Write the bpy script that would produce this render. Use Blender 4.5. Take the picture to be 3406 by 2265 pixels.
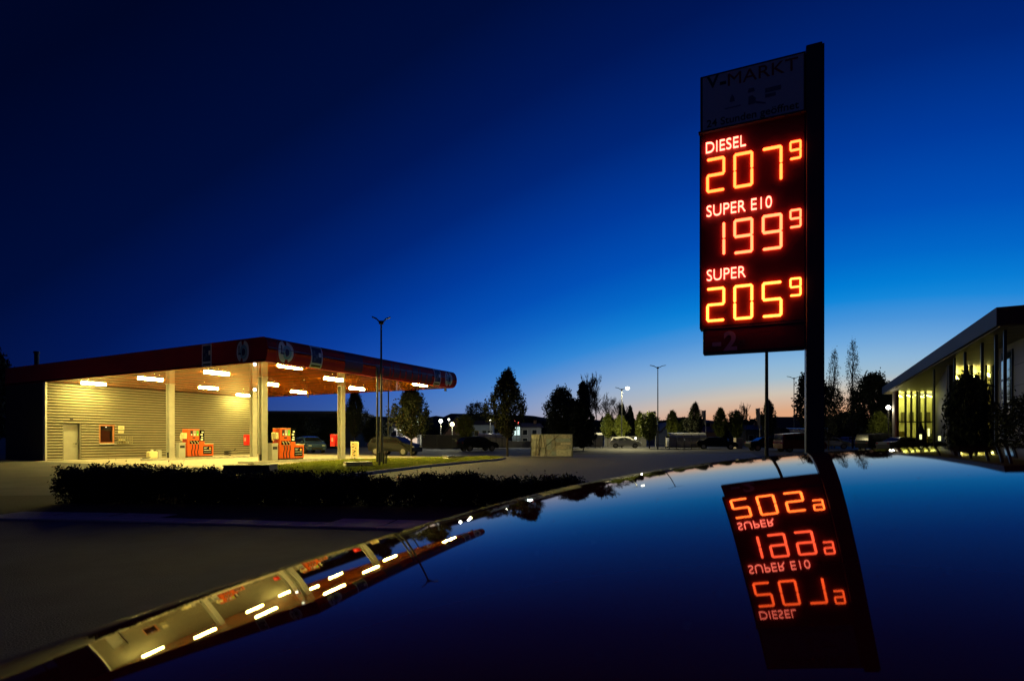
import bpy, bmesh, math, random
from mathutils import Vector, Matrix, noise as mnoise
R = math.radians
scene = bpy.context.scene
for _o in list(bpy.data.objects): bpy.data.objects.remove(_o, do_unlink=True)
COL = scene.collection

# ------------------------------------------------------------------ camera
F, CX, YH, HC = 1824.5, 1703.0, 1453.0, 1.45        # focal length in photo pixels, centre column, horizon row, camera height
cam_d = bpy.data.cameras.new('camera'); cam = bpy.data.objects.new('camera', cam_d); COL.objects.link(cam)
cam.location = (0, 0, HC); cam.rotation_euler = (R(90), 0, 0)
cam_d.sensor_width = 36; cam_d.lens = F / 3406 * 36; cam_d.shift_y = (YH - 1132.5) / 3406
cam_d.clip_start = 0.01; cam_d.clip_end = 6000
cam_d.dof.use_dof = True; cam_d.dof.focus_distance = 18; cam_d.dof.aperture_fstop = 5.8
scene.camera = cam

# ------------------------------------------------------------------ dusk sky
SUN_AZ = R(30)        # azimuth of the afterglow, measured from +Y towards +X
world = bpy.data.worlds.new('World'); scene.world = world; world.use_nodes = True
nt = world.node_tree; nt.nodes.clear()
def N(t, **kw):
    n = nt.nodes.new(t)
    for k, v in kw.items(): setattr(n, k, v)
    return n
def M_(op, a, b=None, c=None):
    n = N('ShaderNodeMath', operation=op)
    for i, v in enumerate((a, b, c)):
        if v is None: continue
        if isinstance(v, (int, float)): n.inputs[i].default_value = v
        else: nt.links.new(v, n.inputs[i])
    return n.outputs[0]
def s2l(c): return tuple(((v/255)/12.92 if v/255 <= .04045 else ((v/255+.055)/1.055)**2.4) for v in c)
def ramp(stops, fac, interp='LINEAR'):
    n = N('ShaderNodeValToRGB'); cr = n.color_ramp; cr.interpolation = interp
    while len(cr.elements) < len(stops): cr.elements.new(0.5)
    for e, (p, c) in zip(cr.elements, stops): e.position = p; e.color = (*c, 1)
    nt.links.new(fac, n.inputs[0]); return n.outputs[0]
tc = N('ShaderNodeTexCoord')
vr = N('ShaderNodeVectorRotate', rotation_type='Z_AXIS'); vr.inputs['Angle'].default_value = SUN_AZ
nt.links.new(tc.outputs['Generated'], vr.inputs['Vector'])
sx = N('ShaderNodeSeparateXYZ'); nt.links.new(vr.outputs[0], sx.inputs[0])
el = M_('MULTIPLY', M_('ARCSINE', sx.outputs[2]), 180/math.pi)
az = M_('ABSOLUTE', M_('MULTIPLY', M_('ARCTAN2', sx.outputs[0], sx.outputs[1]), 180/math.pi))
elp = M_('MAXIMUM', el, 0.0)
tt = M_('ADD', elp, M_('MULTIPLY', M_('MULTIPLY', az, az), 0.0065))
tn = M_('MINIMUM', M_('DIVIDE', tt, 90.0), 1.0)
SK = [(0, (236,160,112)), (2.5, (222,168,130)), (4.2, (205,196,182)), (5.6, (160,190,208)), (7, (136,182,218)), (8.5, (106,166,220)),
      (10.2, (70,148,218)), (12, (16,134,217)), (13.2, (0,124,212)), (15.5, (0,103,200)), (19, (0,79,182)), (24, (0,58,156)),
      (30, (0,37,118)), (37, (0,22,85)), (45, (0,13,58)), (60, (0,6,37)), (76, (2,7,36)), (90, (9,15,46))]
col = ramp([(t/90, s2l(c)) for t, c in SK], tn)
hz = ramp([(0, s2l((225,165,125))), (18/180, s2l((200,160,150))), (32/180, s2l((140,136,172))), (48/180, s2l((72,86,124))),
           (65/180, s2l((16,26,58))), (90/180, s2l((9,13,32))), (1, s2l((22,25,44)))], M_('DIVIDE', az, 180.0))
hf = M_('MULTIPLY', M_('EXPONENT', M_('MULTIPLY', M_('POWER', M_('DIVIDE', elp, 4.6), 1.6), -1.0)), M_('MINIMUM', M_('MULTIPLY', az, 1/26.0), 0.85))
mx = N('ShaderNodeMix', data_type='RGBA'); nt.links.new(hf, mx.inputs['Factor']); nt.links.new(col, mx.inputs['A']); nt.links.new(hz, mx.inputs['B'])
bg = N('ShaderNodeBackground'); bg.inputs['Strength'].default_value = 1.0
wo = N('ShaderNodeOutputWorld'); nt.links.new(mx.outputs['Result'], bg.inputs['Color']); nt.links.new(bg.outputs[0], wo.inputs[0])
# the sun is below the horizon: no sun lamp

scene.view_settings.view_transform = 'Standard'; scene.view_settings.look = 'None'
scene.view_settings.exposure = 0.0; scene.view_settings.gamma = 1.0; scene.view_settings.use_curve_mapping = False
cy = scene.cycles
cy.use_denoising = True; cy.max_bounces = 7; cy.diffuse_bounces = 3; cy.glossy_bounces = 5; cy.transmission_bounces = 6
cy.transparent_max_bounces = 12; cy.caustics_reflective = False; cy.caustics_refractive = False; cy.sample_clamp_indirect = 8
cy.use_light_tree = True
try: cy.denoiser = 'OPENIMAGEDENOISE'
except Exception: pass

# ------------------------------------------------------------------ helpers
def ray(x, y): return Vector(((x-CX)/F, 1.0, -(y-YH)/F))
def at(x, y, Y): d = ray(x, y)*Y; return Vector((d.x, d.y, d.z+HC))
def gx(x, Y): return (x-CX)/F*Y
def gp(x, y, z=0.0): return at(x, y, (HC-z)*F/(y-YH))
def zat(y, Y): return HC-(y-YH)/F*Y
MATS = {}
def mat(name, base, rough=.6, metal=0., var=0., vscale=3., bump=0., bscale=20., emit=None, estr=0., coat=0., spec=.5, trans=0., alpha=1., stretch=None, var2=None):
    if name in MATS: return MATS[name]
    m = bpy.data.materials.new(name); m.use_nodes = True; t = m.node_tree; b = t.nodes['Principled BSDF']
    b.inputs['Base Color'].default_value = (*base, 1); b.inputs['Roughness'].default_value = rough; b.inputs['Metallic'].default_value = metal
    b.inputs['Specular IOR Level'].default_value = spec; b.inputs['Coat Weight'].default_value = coat; b.inputs['Transmission Weight'].default_value = trans
    b.inputs['Alpha'].default_value = alpha
    if emit is not None:
        b.inputs['Emission Color'].default_value = (*emit, 1); b.inputs['Emission Strength'].default_value = estr
    if var > 0 or bump > 0:
        c = t.nodes.new('ShaderNodeTexCoord'); mp = t.nodes.new('ShaderNodeMapping'); t.links.new(c.outputs['Object'], mp.inputs[0])
        if stretch: mp.inputs['Scale'].default_value = stretch
    if var > 0:
        n = t.nodes.new('ShaderNodeTexNoise'); n.inputs['Scale'].default_value = vscale; n.inputs['Detail'].default_value = 6; n.inputs['Roughness'].default_value = .65
        t.links.new(mp.outputs[0], n.inputs['Vector'])
        r = t.nodes.new('ShaderNodeValToRGB'); r.color_ramp.elements[0].position = .3; r.color_ramp.elements[1].position = .7
        lo = tuple(max(0, v*(1-var)) for v in base); hi = var2 or tuple(min(1, v*(1+var)) for v in base)
        r.color_ramp.elements[0].color = (*lo, 1); r.color_ramp.elements[1].color = (*hi, 1)
        t.links.new(n.outputs['Fac'], r.inputs[0]); t.links.new(r.outputs[0], b.inputs['Base Color'])
        rr = t.nodes.new('ShaderNodeMapRange'); rr.inputs['To Min'].default_value = max(.02, rough-.12); rr.inputs['To Max'].default_value = min(1, rough+.12)
        t.links.new(n.outputs['Fac'], rr.inputs['Value']); t.links.new(rr.outputs[0], b.inputs['Roughness'])
    if bump > 0:
        n2 = t.nodes.new('ShaderNodeTexNoise'); n2.inputs['Scale'].default_value = bscale; n2.inputs['Detail'].default_value = 4
        t.links.new(mp.outputs[0], n2.inputs['Vector'])
        bp = t.nodes.new('ShaderNodeBump'); bp.inputs['Strength'].default_value = bump; bp.inputs['Distance'].default_value = .02
        t.links.new(n2.outputs['Fac'], bp.inputs['Height']); t.links.new(bp.outputs[0], b.inputs['Normal'])
    MATS[name] = m; return m
def emis(name, col, s):
    if name in MATS: return MATS[name]
    m = bpy.data.materials.new(name); m.use_nodes = True; t = m.node_tree; t.nodes.clear()
    e = t.nodes.new('ShaderNodeEmission'); e.inputs[0].default_value = (*col, 1); e.inputs[1].default_value = s
    o = t.nodes.new('ShaderNodeOutputMaterial'); t.links.new(e.outputs[0], o.inputs[0]); MATS[name] = m; return m

class MB:
    def __init__(s): s.v = []; s.f = []
    def box(s, x0, x1, y0, y1, z0, z1):
        i = len(s.v); s.v += [(x, y, z) for z in (z0, z1) for y in (y0, y1) for x in (x0, x1)]
        s.f += [tuple(i+k for k in q) for q in ((0,2,3,1),(4,5,7,6),(0,1,5,4),(2,6,7,3),(0,4,6,2),(1,3,7,5))]; return s
    def prism(s, poly, z0, z1):          # poly in xy (counter-clockwise)
        i = len(s.v); n = len(poly); s.v += [(x, y, z0) for x, y in poly]+[(x, y, z1) for x, y in poly]
        s.f += [tuple(i+k for k in reversed(range(n))), tuple(i+n+k for k in range(n))]
        s.f += [(i+k, i+(k+1) % n, i+n+(k+1) % n, i+n+k) for k in range(n)]; return s
    def xprism(s, poly, y0, y1):         # poly in xz, extruded along y
        i = len(s.v); n = len(poly); s.v += [(x, y0, z) for x, z in poly]+[(x, y1, z) for x, z in poly]
        s.f += [tuple(i+k for k in range(n)), tuple(i+n+k for k in reversed(range(n)))]
        s.f += [(i+k, i+n+k, i+n+(k+1) % n, i+(k+1) % n) for k in range(n)]; return s
    def tube(s, pts, rad, n=8, cap=True):
        pts = [Vector(p) for p in pts]; rad = rad if isinstance(rad, (list, tuple)) else [rad]*len(pts); base = len(s.v)
        for k, p in enumerate(pts):
            d = (pts[min(k+1, len(pts)-1)]-pts[max(k-1, 0)]).normalized()
            a = Vector((0, 0, 1)) if abs(d.z) < .9 else Vector((1, 0, 0)); e1 = d.cross(a).normalized(); e2 = d.cross(e1)
            for j in range(n):
                q = p+(e1*math.cos(2*math.pi*j/n)+e2*math.sin(2*math.pi*j/n))*rad[k]; s.v.append(tuple(q))
        for k in range(len(pts)-1):
            for j in range(n):
                a = base+k*n+j; b = base+k*n+(j+1) % n; s.f.append((a, b, b+n, a+n))
        if cap: s.f.append(tuple(base+j for j in reversed(range(n)))); s.f.append(tuple(base+(len(pts)-1)*n+j for j in range(n)))
        return s
    def cyl(s, c, r, h, n=16, axis='z', r2=None):
        c = Vector(c); d = {'x': Vector((1,0,0)), 'y': Vector((0,1,0)), 'z': Vector((0,0,1))}[axis]
        return s.tube([c, c+d*h], [r, r if r2 is None else r2], n)
    def loft(s, rings, closed=True, caps=True):
        base = len(s.v); n = len(rings[0])
        for r in rings: s.v += [tuple(p) for p in r]
        for k in range(len(rings)-1):
            for j in range(n if closed else n-1):
                a = base+k*n+j; b = base+k*n+(j+1) % n; s.f.append((a, b, b+n, a+n))
        if caps and closed: s.f.append(tuple(base+j for j in reversed(range(n)))); s.f.append(tuple(base+(len(rings)-1)*n+j for j in range(n)))
        return s
    def face(s, pts): i = len(s.v); s.v += [tuple(p) for p in pts]; s.f.append(tuple(range(i, i+len(pts)))); return s
    def blob(s, c, r, nu=10, nv=6):
        c = Vector(c); base = len(s.v); rx, ry, rz = r if isinstance(r, (tuple, list)) else (r, r, r)
        for k in range(nv+1):
            t = math.pi*k/nv
            for j in range(nu): p = 2*math.pi*j/nu; s.v.append((c.x+rx*math.sin(t)*math.cos(p), c.y+ry*math.sin(t)*math.sin(p), c.z+rz*math.cos(t)))
        for k in range(nv):
            for j in range(nu): a = base+k*nu+j; b = base+k*nu+(j+1) % nu; s.f.append((a, a+nu, b+nu, b))
        return s
    def mesh(s, name):
        me = bpy.data.meshes.new(name); me.from_pydata(s.v, [], s.f); me.update(); return me
    def build(s, name, m, parent=None, smooth=False, bevel=0., loc=None, rotz=0., fix=True):
        me = s.mesh(name)
        if fix:
            bm = bmesh.new(); bm.from_mesh(me); bmesh.ops.recalc_face_normals(bm, faces=bm.faces)
            if bevel > 0: bmesh.ops.bevel(bm, geom=list(bm.edges), offset=bevel, segments=1, affect='EDGES', clamp_overlap=True)
            bm.to_mesh(me); bm.free()
        return link(name, me, m, parent, smooth, loc, rotz)
def link(name, me, m, parent=None, smooth=False, loc=None, rotz=0.):
    if m is not None and not me.materials: me.materials.append(m)
    if smooth:
        for p in me.polygons: p.use_smooth = True
    o = bpy.data.objects.new(name, me); COL.objects.link(o); o.parent = parent
    if loc is not None: o.location = loc
    if rotz: o.rotation_euler = (0, 0, rotz)
    return o
def tag(o, label=None, cat=None, group=None, kind=None):
    if label: o['label'] = label
    if cat: o['category'] = cat
    if group: o['group'] = group
    if kind: o['kind'] = kind
    return o
def thing(name, label, cat, loc=(0,0,0), rotz=0., group=None):
    o = bpy.data.objects.new(name, None); COL.objects.link(o); o.empty_display_size = .2
    o.location = loc; o.rotation_euler = (0, 0, rotz); return tag(o, label, cat, group)
def dup(root, loc=None, rotz=None, label=None, scale=None):
    r = root.copy(); COL.objects.link(r)
    if loc is not None: r.location = loc
    if rotz is not None: r.rotation_euler = (0, 0, rotz)
    if scale is not None: r.scale = scale
    if label: r['label'] = label
    for ch in list(root.children):
        c = ch.copy(); COL.objects.link(c); c.parent = r
        for g in list(ch.children):
            d = g.copy(); COL.objects.link(d); d.parent = c
    return r
def text(name, body, size, m, parent, mtx, extrude=.004, offset=0., shear=0., align='LEFT', width=None, height=None):
    cu = bpy.data.curves.new(name, 'FONT'); cu.body = body; cu.size = size; cu.extrude = extrude; cu.offset = offset; cu.shear = shear; cu.align_x = align
    cu.resolution_u = 4
    to = bpy.data.objects.new(name+'_curve', cu); COL.objects.link(to)
    dg = bpy.context.evaluated_depsgraph_get(); me = bpy.data.meshes.new_from_object(to.evaluated_get(dg)); bpy.data.objects.remove(to); bpy.data.curves.remove(cu)
    xs = [v.co.x for v in me.vertices]; x0 = min(xs); k = (width/(max(xs)-x0)) if width else 1
    ys = [v.co.y for v in me.vertices]; y0 = min(ys); ky = (height/(max(ys)-y0)) if height else k
    for v in me.vertices: v.co.x = (v.co.x-x0)*k; v.co.y = (v.co.y-(y0 if height else 0))*ky
    me.transform(mtx); me.materials.clear(); me.name = name
    return link(name, me, m, parent)
def plight(name, parent, loc, power, colr, rad=.12, spot=None):
    l = bpy.data.lights.new(name, 'SPOT' if spot else 'POINT'); l.energy = power; l.color = colr; l.shadow_soft_size = rad
    if spot: l.spot_size = R(spot); l.spot_blend = .5
    o = bpy.data.objects.new(name, l); COL.objects.link(o); o.parent = parent; o.location = loc; return o

# ------------------------------------------------------------------ station frame
TH = .477
C0 = Vector((-10.861, 23.992)); U = Vector((-math.cos(TH), math.sin(TH))); V = Vector((math.sin(TH), math.cos(TH))); PSI = math.atan2(V.y, V.x)
LQ, LP, LPK = 14.71, 19.23, 24.3           # canopy depth, canopy width up to the kiosk wall, to the back of the kiosk
ZS, ZT = HC+3.302, HC+4.385                 # soffit and roof edge heights
def st(q, p, z=0.): w = C0+V*q+U*p; return Vector((w.x, w.y, z))
def st_inv(P): d = Vector((P.x, P.y))-C0; return d.dot(V), d.dot(U)
def wall_hit(x, y):
    d = ray(x, y); t = (LP+C0.dot(U))/Vector((d.x, d.y)).dot(U); P = d*t; return st_inv(P)[0], P.z+HC

# ------------------------------------------------------------------ ground and other setting
asphalt = mat('asphalt', (.085, .085, .088), .85, var=.45, vscale=.7, bump=.5, bscale=60)
asphalt2 = mat('asphalt_lot', (.045, .044, .046), .8, var=.4, vscale=.5, bump=.4, bscale=40)
concrete = mat('concrete', (.40, .36, .29), .75, var=.25, vscale=1.5, bump=.3, bscale=30)
kerbm = mat('kerb_concrete', (.40, .39, .36), .85, var=.25, vscale=4, bump=.4, bscale=40)
soil = mat('soil', (.035, .028, .02), .95, var=.4, vscale=6, bump=.8, bscale=25)
turf = mat('turf', (.2, .22, .025), .95, var=.4, vscale=5, bump=.8, bscale=50)
hillm = mat('hill_forest', (.02, .026, .02), 1., var=.4, vscale=.05)
def sheet(name, pts, z, m):
    mb = MB(); mb.face([(p[0], p[1], z) for p in pts]); return tag(mb.build(name, m), kind='structure')
g = 1600
sheet('ground', [(-g, -300), (g, -300), (g, 2400), (-g, 2400)], 0, asphalt)
# brick-paved driveway between the lawn and the car park
pav = bpy.data.materials.new('paving_bricks'); pav.use_nodes = True; t_ = pav.node_tree; b_ = t_.nodes['Principled BSDF']
c_ = t_.nodes.new('ShaderNodeTexCoord'); br = t_.nodes.new('ShaderNodeTexBrick'); t_.links.new(c_.outputs['Object'], br.inputs['Vector'])
br.inputs['Scale'].default_value = 5; br.inputs['Color1'].default_value = (.36, .32, .27, 1); br.inputs['Color2'].default_value = (.26, .23, .2, 1); br.inputs['Mortar'].default_value = (.03, .028, .025, 1)
br.inputs['Mortar Size'].default_value = .03; t_.links.new(br.outputs['Color'], b_.inputs['Base Color']); b_.inputs['Roughness'].default_value = .8
bp_ = t_.nodes.new('ShaderNodeBump'); bp_.inputs['Strength'].default_value = .6; t_.links.new(br.outputs['Fac'], bp_.inputs['Height']); bp_.invert = True; t_.links.new(bp_.outputs[0], b_.inputs['Normal'])
P = [gp(*q) for q in [(760, 1640), (1250, 1600), (2050, 1610), (2600, 1560), (2500, 1507), (1950, 1512), (1560, 1519), (1420, 1555), (1210, 1583), (1000, 1604)]]
sheet('driveway', P, .008, pav)
lot = [gp(*q) for q in [(1130, 1522), (1560, 1517), (1950, 1510), (2500, 1505), (3000, 1500)]]+[Vector((70, 130, 0)), Vector((-25, 130, 0)), Vector((-14, 60, 0))]
sheet('car_park', lot, .004, asphalt2)
# forecourt slab under the canopy, with a kerb-high edge
fc = MB(); fc.prism([tuple(st(q, p)[:2]) for q, p in [(-.5, -1.2), (16.5, -1.2), (16.5, LP+.3), (-.5, LP+.3)]][::1], .01, .022)
tag(fc.build('forecourt', concrete), kind='structure')
sheet('access_lane', [st(-6.5, 2)[:2], st(-.52, 2)[:2], st(-.52, 40)[:2], st(-6.5, 40)[:2]], .006, asphalt)
# drain channel and expansion joints of the forecourt
tag(MB().prism([tuple(st(q, p)[:2]) for q, p in [(.1, -1), (.25, -1), (.25, LP), (.1, LP)]], .023, .027).build('drain_channel', mat('drain_metal', (.06, .06, .06), .5, .8)), kind='structure')

lawn_px = [(855, 1562), (930, 1553), (1010, 1544), (1145, 1534), (1290, 1530), (1480, 1525), (1640, 1522), (1680, 1526), (1655, 1532), (1520, 1544), (1400, 1556), (1210, 1580), (1060, 1598), (880, 1612), (820, 1600)]
LAWN = [gp(*q) for q in lawn_px]
lw = MB(); lw.prism([(p.x, p.y) for p in LAWN], .0, .09); tag(lw.build('lawn', turf), kind='structure')
# kerb stones along the driveway side of the lawn
def kerb_line(name, pts, w, h, lab, m=kerbm, step=1.0):
    r = thing(name, lab, 'kerb', (pts[0].x, pts[0].y, 0))
    me = None
    for a, b in zip(pts[:-1], pts[1:]):
        d = (b-a); L = d.length; n = max(1, round(L/step)); d.normalize(); ang = math.atan2(d.y, d.x)
        for k in range(n):
            l = L/n; mb = MB(); mb.box(.006, l-.006, -w/2, w/2, -.05, h); o = mb.build('kerb_stone', m, r, bevel=.015)
            o.location = a+d*(k*l)-Vector((pts[0].x, pts[0].y, 0)); o.location.z = random.uniform(-.004, .004); o.rotation_euler = (0, 0, ang)
    return r
random.seed(4)
kerb_line('kerb', [Vector((LAWN[i].x, LAWN[i].y, 0)) for i in (7, 8, 9, 10, 11, 12, 13)], .14, .125, 'low concrete kerb curving along the lit lawn beside the driveway')
kp = [gp(-700, 1716), gp(0, 1716), gp(360, 1722), gp(1100, 1742), gp(1900, 1764)]
kerb_line('kerb', kp, .85, .03, 'pale flush concrete edging in front of the dark hedge')
bed = kp+[gp(1900, 1640), gp(1200, 1648), gp(200, 1650), gp(-300, 1650)]
sheet('planting_bed', [(p.x, p.y) for p in kp]+[(gx(2000, 14), 14), (gx(150, 13.4), 13.4), (kp[0].x, 13.2)], .03, soil)

def in_poly(x, y, P):
    c = False; n = len(P)
    for i in range(n):
        a, b = P[i], P[i-1]
        if (a.y > y) != (b.y > y) and x < (b.x-a.x)*(y-a.y)/(b.y-a.y)+a.x: c = not c
    return c
random.seed(11)
gb = MB(); x0 = min(p.x for p in LAWN); x1 = max(p.x for p in LAWN); y0 = min(p.y for p in LAWN); y1 = max(p.y for p in LAWN)
cnt = 0
while cnt < 42000:
    x = random.uniform(x0, x1); y = random.uniform(y0, y1)
    if not in_poly(x, y, LAWN): continue
    cnt += 1; h = random.uniform(.03, .1)*(1+.7*mnoise.noise(Vector((x*.8, y*.8, 0)))); a = random.uniform(0, 6.28); w = .012; lx, ly = random.uniform(-.04, .04), random.uniform(-.04, .04)
    dx, dy = math.cos(a)*w, math.sin(a)*w; i = len(gb.v)
    gb.v += [(x-dx, y-dy, .085), (x+dx, y+dy, .085), (x+lx, y+ly, .09+h)]; gb.f.append((i, i+1, i+2))
tag(gb.build('grass', mat('grass_blades', (.30, .33, .035), .8, var=.35, vscale=2), fix=False), 'short mown grass on the lit lawn', 'grass', kind='stuff')

# hills on the skyline
def ridge(name, pxs, Y, depth=120):
    mb = MB(); fr = []; bk = []
    for x, y in pxs: p = at(x, y, Y); fr.append(Vector((p.x, p.y, -1))); bk.append(p)
    for i in range(len(pxs)-1):
        a, b, c, d = fr[i], fr[i+1], bk[i+1], bk[i]
        a2 = a-Vector((0, depth, 0)); b2 = b-Vector((0, depth, 0))
        mb.face([a2, b2, c, d]); mb.face([d, c, c+Vector((0, depth, -c.z)), d+Vector((0, depth, -d.z))])
    return tag(mb.build(name, hillm), kind='structure')
random.seed(5)
pr = []
for x in range(-600, 4300, 25):
    base = 1392+10*math.sin(x/310)+4*math.sin(x/97)+random.uniform(-2.5, 2.5)
    if 1480 < x < 1640: base -= 6
    if 2240 < x < 2350: base = min(base, 1388)
    if 2600 < x < 2720: base -= 14*max(0, 1-abs(x-2690)/90)
    pr.append((x, base))
ridge('hills', pr, 900)

# ------------------------------------------------------------------ fuel station: canopy
red = mat('fascia_red', (.42, .014, .014), .55, var=.1, vscale=1.2, spec=.25)
soff = mat('soffit_metal', (.72, .18, .012), .045)
soff.node_tree.nodes['Principled BSDF'].inputs['Specular Tint'].default_value = (1., .36, .05, 1)
steel = mat('column_paint', (.36, .35, .31), .45, var=.15, vscale=2)
white = mat('badge_white', (.85, .87, .9), .45)
blue = mat('badge_blue', (.02, .035, .12), .5)
teal = mat('badge_teal', (.28, .55, .65), .5)
dark = mat('dark_metal', (.02, .02, .022), .45, var=.2)
black = mat('black_rubber', (.012, .012, .012), .6)
roofm = mat('roof_felt', (.05, .05, .05), .9, var=.3)
can = thing('fuel_station_canopy', 'flat red fuel station canopy on four columns with glossy orange underside', 'canopy', st(0, 0), PSI)
BUL, NZ = .30, 10
def prof(k):      # fascia cross-section, k = 0 bottom .. 1 top: outward bulge and height
    a = math.pi*(k-.5); return BUL*(math.cos(a)**.8 if abs(a) < math.pi/2-1e-6 else 0)-.02, ZS-.02+(ZT-ZS+.02)*(.5+.5*math.sin(a)/1.0)
def fas_rings():
    mb = MB(); rings = []
    for k in range(NZ+1):
        o, z = prof(k/NZ); rings.append([(-.02, -o, z), (LQ+o, -o, z), (LQ+o, LPK+.02, z), (-.02, LPK+.02, z)])
    return rings
rr_ = fas_rings()
for s, lab in ((0, None), (1, None), (2, None), (3, None)):   # four fascia sides, mitred at the corners
    mb = MB(); n = 4
    for k in range(NZ): mb.face([rr_[k][s], rr_[k][(s+1) % 4], rr_[k+1][(s+1) % 4], rr_[k+1][s]])
    bmv = mb.build('fascia', red, can, smooth=True)
    bm = bmesh.new(); bm.from_mesh(bmv.data); bmesh.ops.remove_doubles(bm, verts=bm.verts, dist=1e-4); bm.to_mesh(bmv.data); bm.free()
MB().box(.0, LQ, .0, LPK, ZS+.12, ZT-.05).build('roof_deck', roofm, can)
npan = 12
for k in range(npan):       # soffit panels running along the canopy
    a = LQ*k/npan; b = LQ*(k+1)/npan
    MB().box(a+.006, b-.006, .0, LP, ZS, ZS+.08).build('soffit_panel', soff, can, bevel=.006)
MB().box(0.02, LQ-.02, 0.02, LP, ZS+.085, ZS+.115).build('soffit_backing', dark, can)
def fpt(face, a, k, off=.006):      # point on the fascia: face 'q' = long left side (q = 0), 'p' = right side (p = 0)
    o, z = prof(k); o += off
    return (-.02-off, a, z) if face == 'q' else (a, -o, z)
def fpatch(name, face, a0, a1, k0, k1, m, par, off=.006, nk=8):
    mb = MB(); n0 = len(mb.v)
    for i in range(nk+1):
        k = k0+(k1-k0)*i/nk; mb.v += [fpt(face, a0, k, off), fpt(face, a1, k, off)]
    for i in range(nk): mb.f.append((2*i, 2*i+1, 2*i+3, 2*i+2))
    return mb.build(name, m, par)
def fdisc(name, face, ac, kc, ra, rk, m, par, off=.006, r0=0., skip=()):
    mb = MB(); n = 28; rings = 4
    for i in range(rings+1):
        f = r0+(1-r0)*i/rings
        for j in range(n): t = 2*math.pi*j/n; mb.v.append(fpt(face, ac+ra*f*math.cos(t), kc+rk*f*math.sin(t), off))
    for i in range(rings):
        for j in range(n):
            if j in skip: continue
            mb.f.append((i*n+j, i*n+(j+1) % n, (i+1)*n+(j+1) % n, (i+1)*n+j))
    return mb.build(name, m, par)
sign_n = 0
def round_badge(face, ac, s):
    b = fdisc('round_badge', face, ac, .5, .42, .34, white, can, .006, skip=(6, 7, 21, 22))
    fdisc('badge_ring', face, ac, .5, .52, .43, mat('badge_ring', (.3, .06, .06), .5), b, .005, r0=.93)
    fdisc('badge_centre', face, ac+.06*s, .48, .24, .2, teal, b, .009, r0=.55)
    fdisc('badge_centre', face, ac+.06*s, .48, .12, .1, blue, b, .012)
    fpatch('badge_stroke', face, ac-.24*s-.03, ac-.24*s+.03, .42, .66, blue, b, .013)
    fpatch('badge_stroke', face, ac-.3*s, ac-.1*s, .42, .46, blue, b, .014)
def square_badge(face, ac, s):
    b = fpatch('square_badge', face, ac-.36, ac+.36, .1, .88, white, can)
    fpatch('badge_field', face, ac-.29, ac+.29, .32, .8, blue, b, .010)
    fpatch('badge_field', face, ac-.29, ac+.29, .17, .25, dark, b, .010)
    for x, k in ((-.16, .62), (-.02, .5), (-.14, .42)): fpatch('badge_stroke', face, ac+x*s-.06, ac+x*s+.06, k-.05, k+.05, mat('badge_grey', (.12, .14, .22), .5), b, .013)
    fpatch('badge_stroke', face, ac+.12*s-.02, ac+.27*s, .5, .62, white, b, .013)
round_badge('p', .95, 1); square_badge('p', 2.75, 1); square_badge('p', 12.75, 1); round_badge('p', 14.0, 1)
round_badge('q', 1.35, -1); square_badge('q', 3.9, -1)
fpatch('lettering_block', 'p', 4.6, 5.9, .2, .85, mat('letter_blue', (.09, .02, .07), .5), can)
random.seed(3); a = 6.9
for w in (.55, .5, .16, .5, .42, .5, .5, .16, .45, .5):     # worn dark blue lettering, not legible
    fpatch('lettering_block', 'p', a, a+w, .22, random.choice((.58, .72)), MATS['letter_blue'], can); a += w+.11
fpatch('sky_highlight', 'p', .02, LQ-.05, .535, .552, mat('highlight_grey', (.25, .2, .3), .25, coat=.3), can, .010, nk=2)  # painted highlight: pale line for the sky reflected along the bulge
# columns: steel H-sections
def hbeam(h, w=.34, t=.045):
    m1 = MB(); m1.box(-w/2, w/2, -w/2, -w/2+t, .02, h); m1.box(-w/2, w/2, w/2-t, w/2, .02, h); m1.box(-t/2, t/2, -w/2+t, w/2-t, .02, h); return m1
for q, p in ((4.3, 5.5), (4.3, 14.0), (10.2, 5.5), (10.2, 14.0)):
    c = hbeam(ZS).build('column', steel, can); c.location = (q, p, 0)
    e = MB().box(-.24, .24, -.24, .24, .015, .05).build('base_plate', steel, c)
    e = MB().box(-.2, .2, -.2, .2, ZS-.04, ZS-.002).build('head_plate', steel, c)
# chimney pipe behind the canopy
ch = thing('vent_pipe', 'thin dark vent pipe rising above the far end of the canopy', 'pipe', (gx(122, 37.5), 37.5, 0))
MB().cyl((0, 0, 4.0), .14, zat(1170, 37.5)-4.0, 12).build('pipe', dark, ch); MB().cyl((0, 0, zat(1170, 37.5)-.12), .18, .14, 12).build('cowl', dark, ch); MB().box(-.3, .3, -.3, .3, 0, 4.0).build('shaft', dark, ch)

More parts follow.
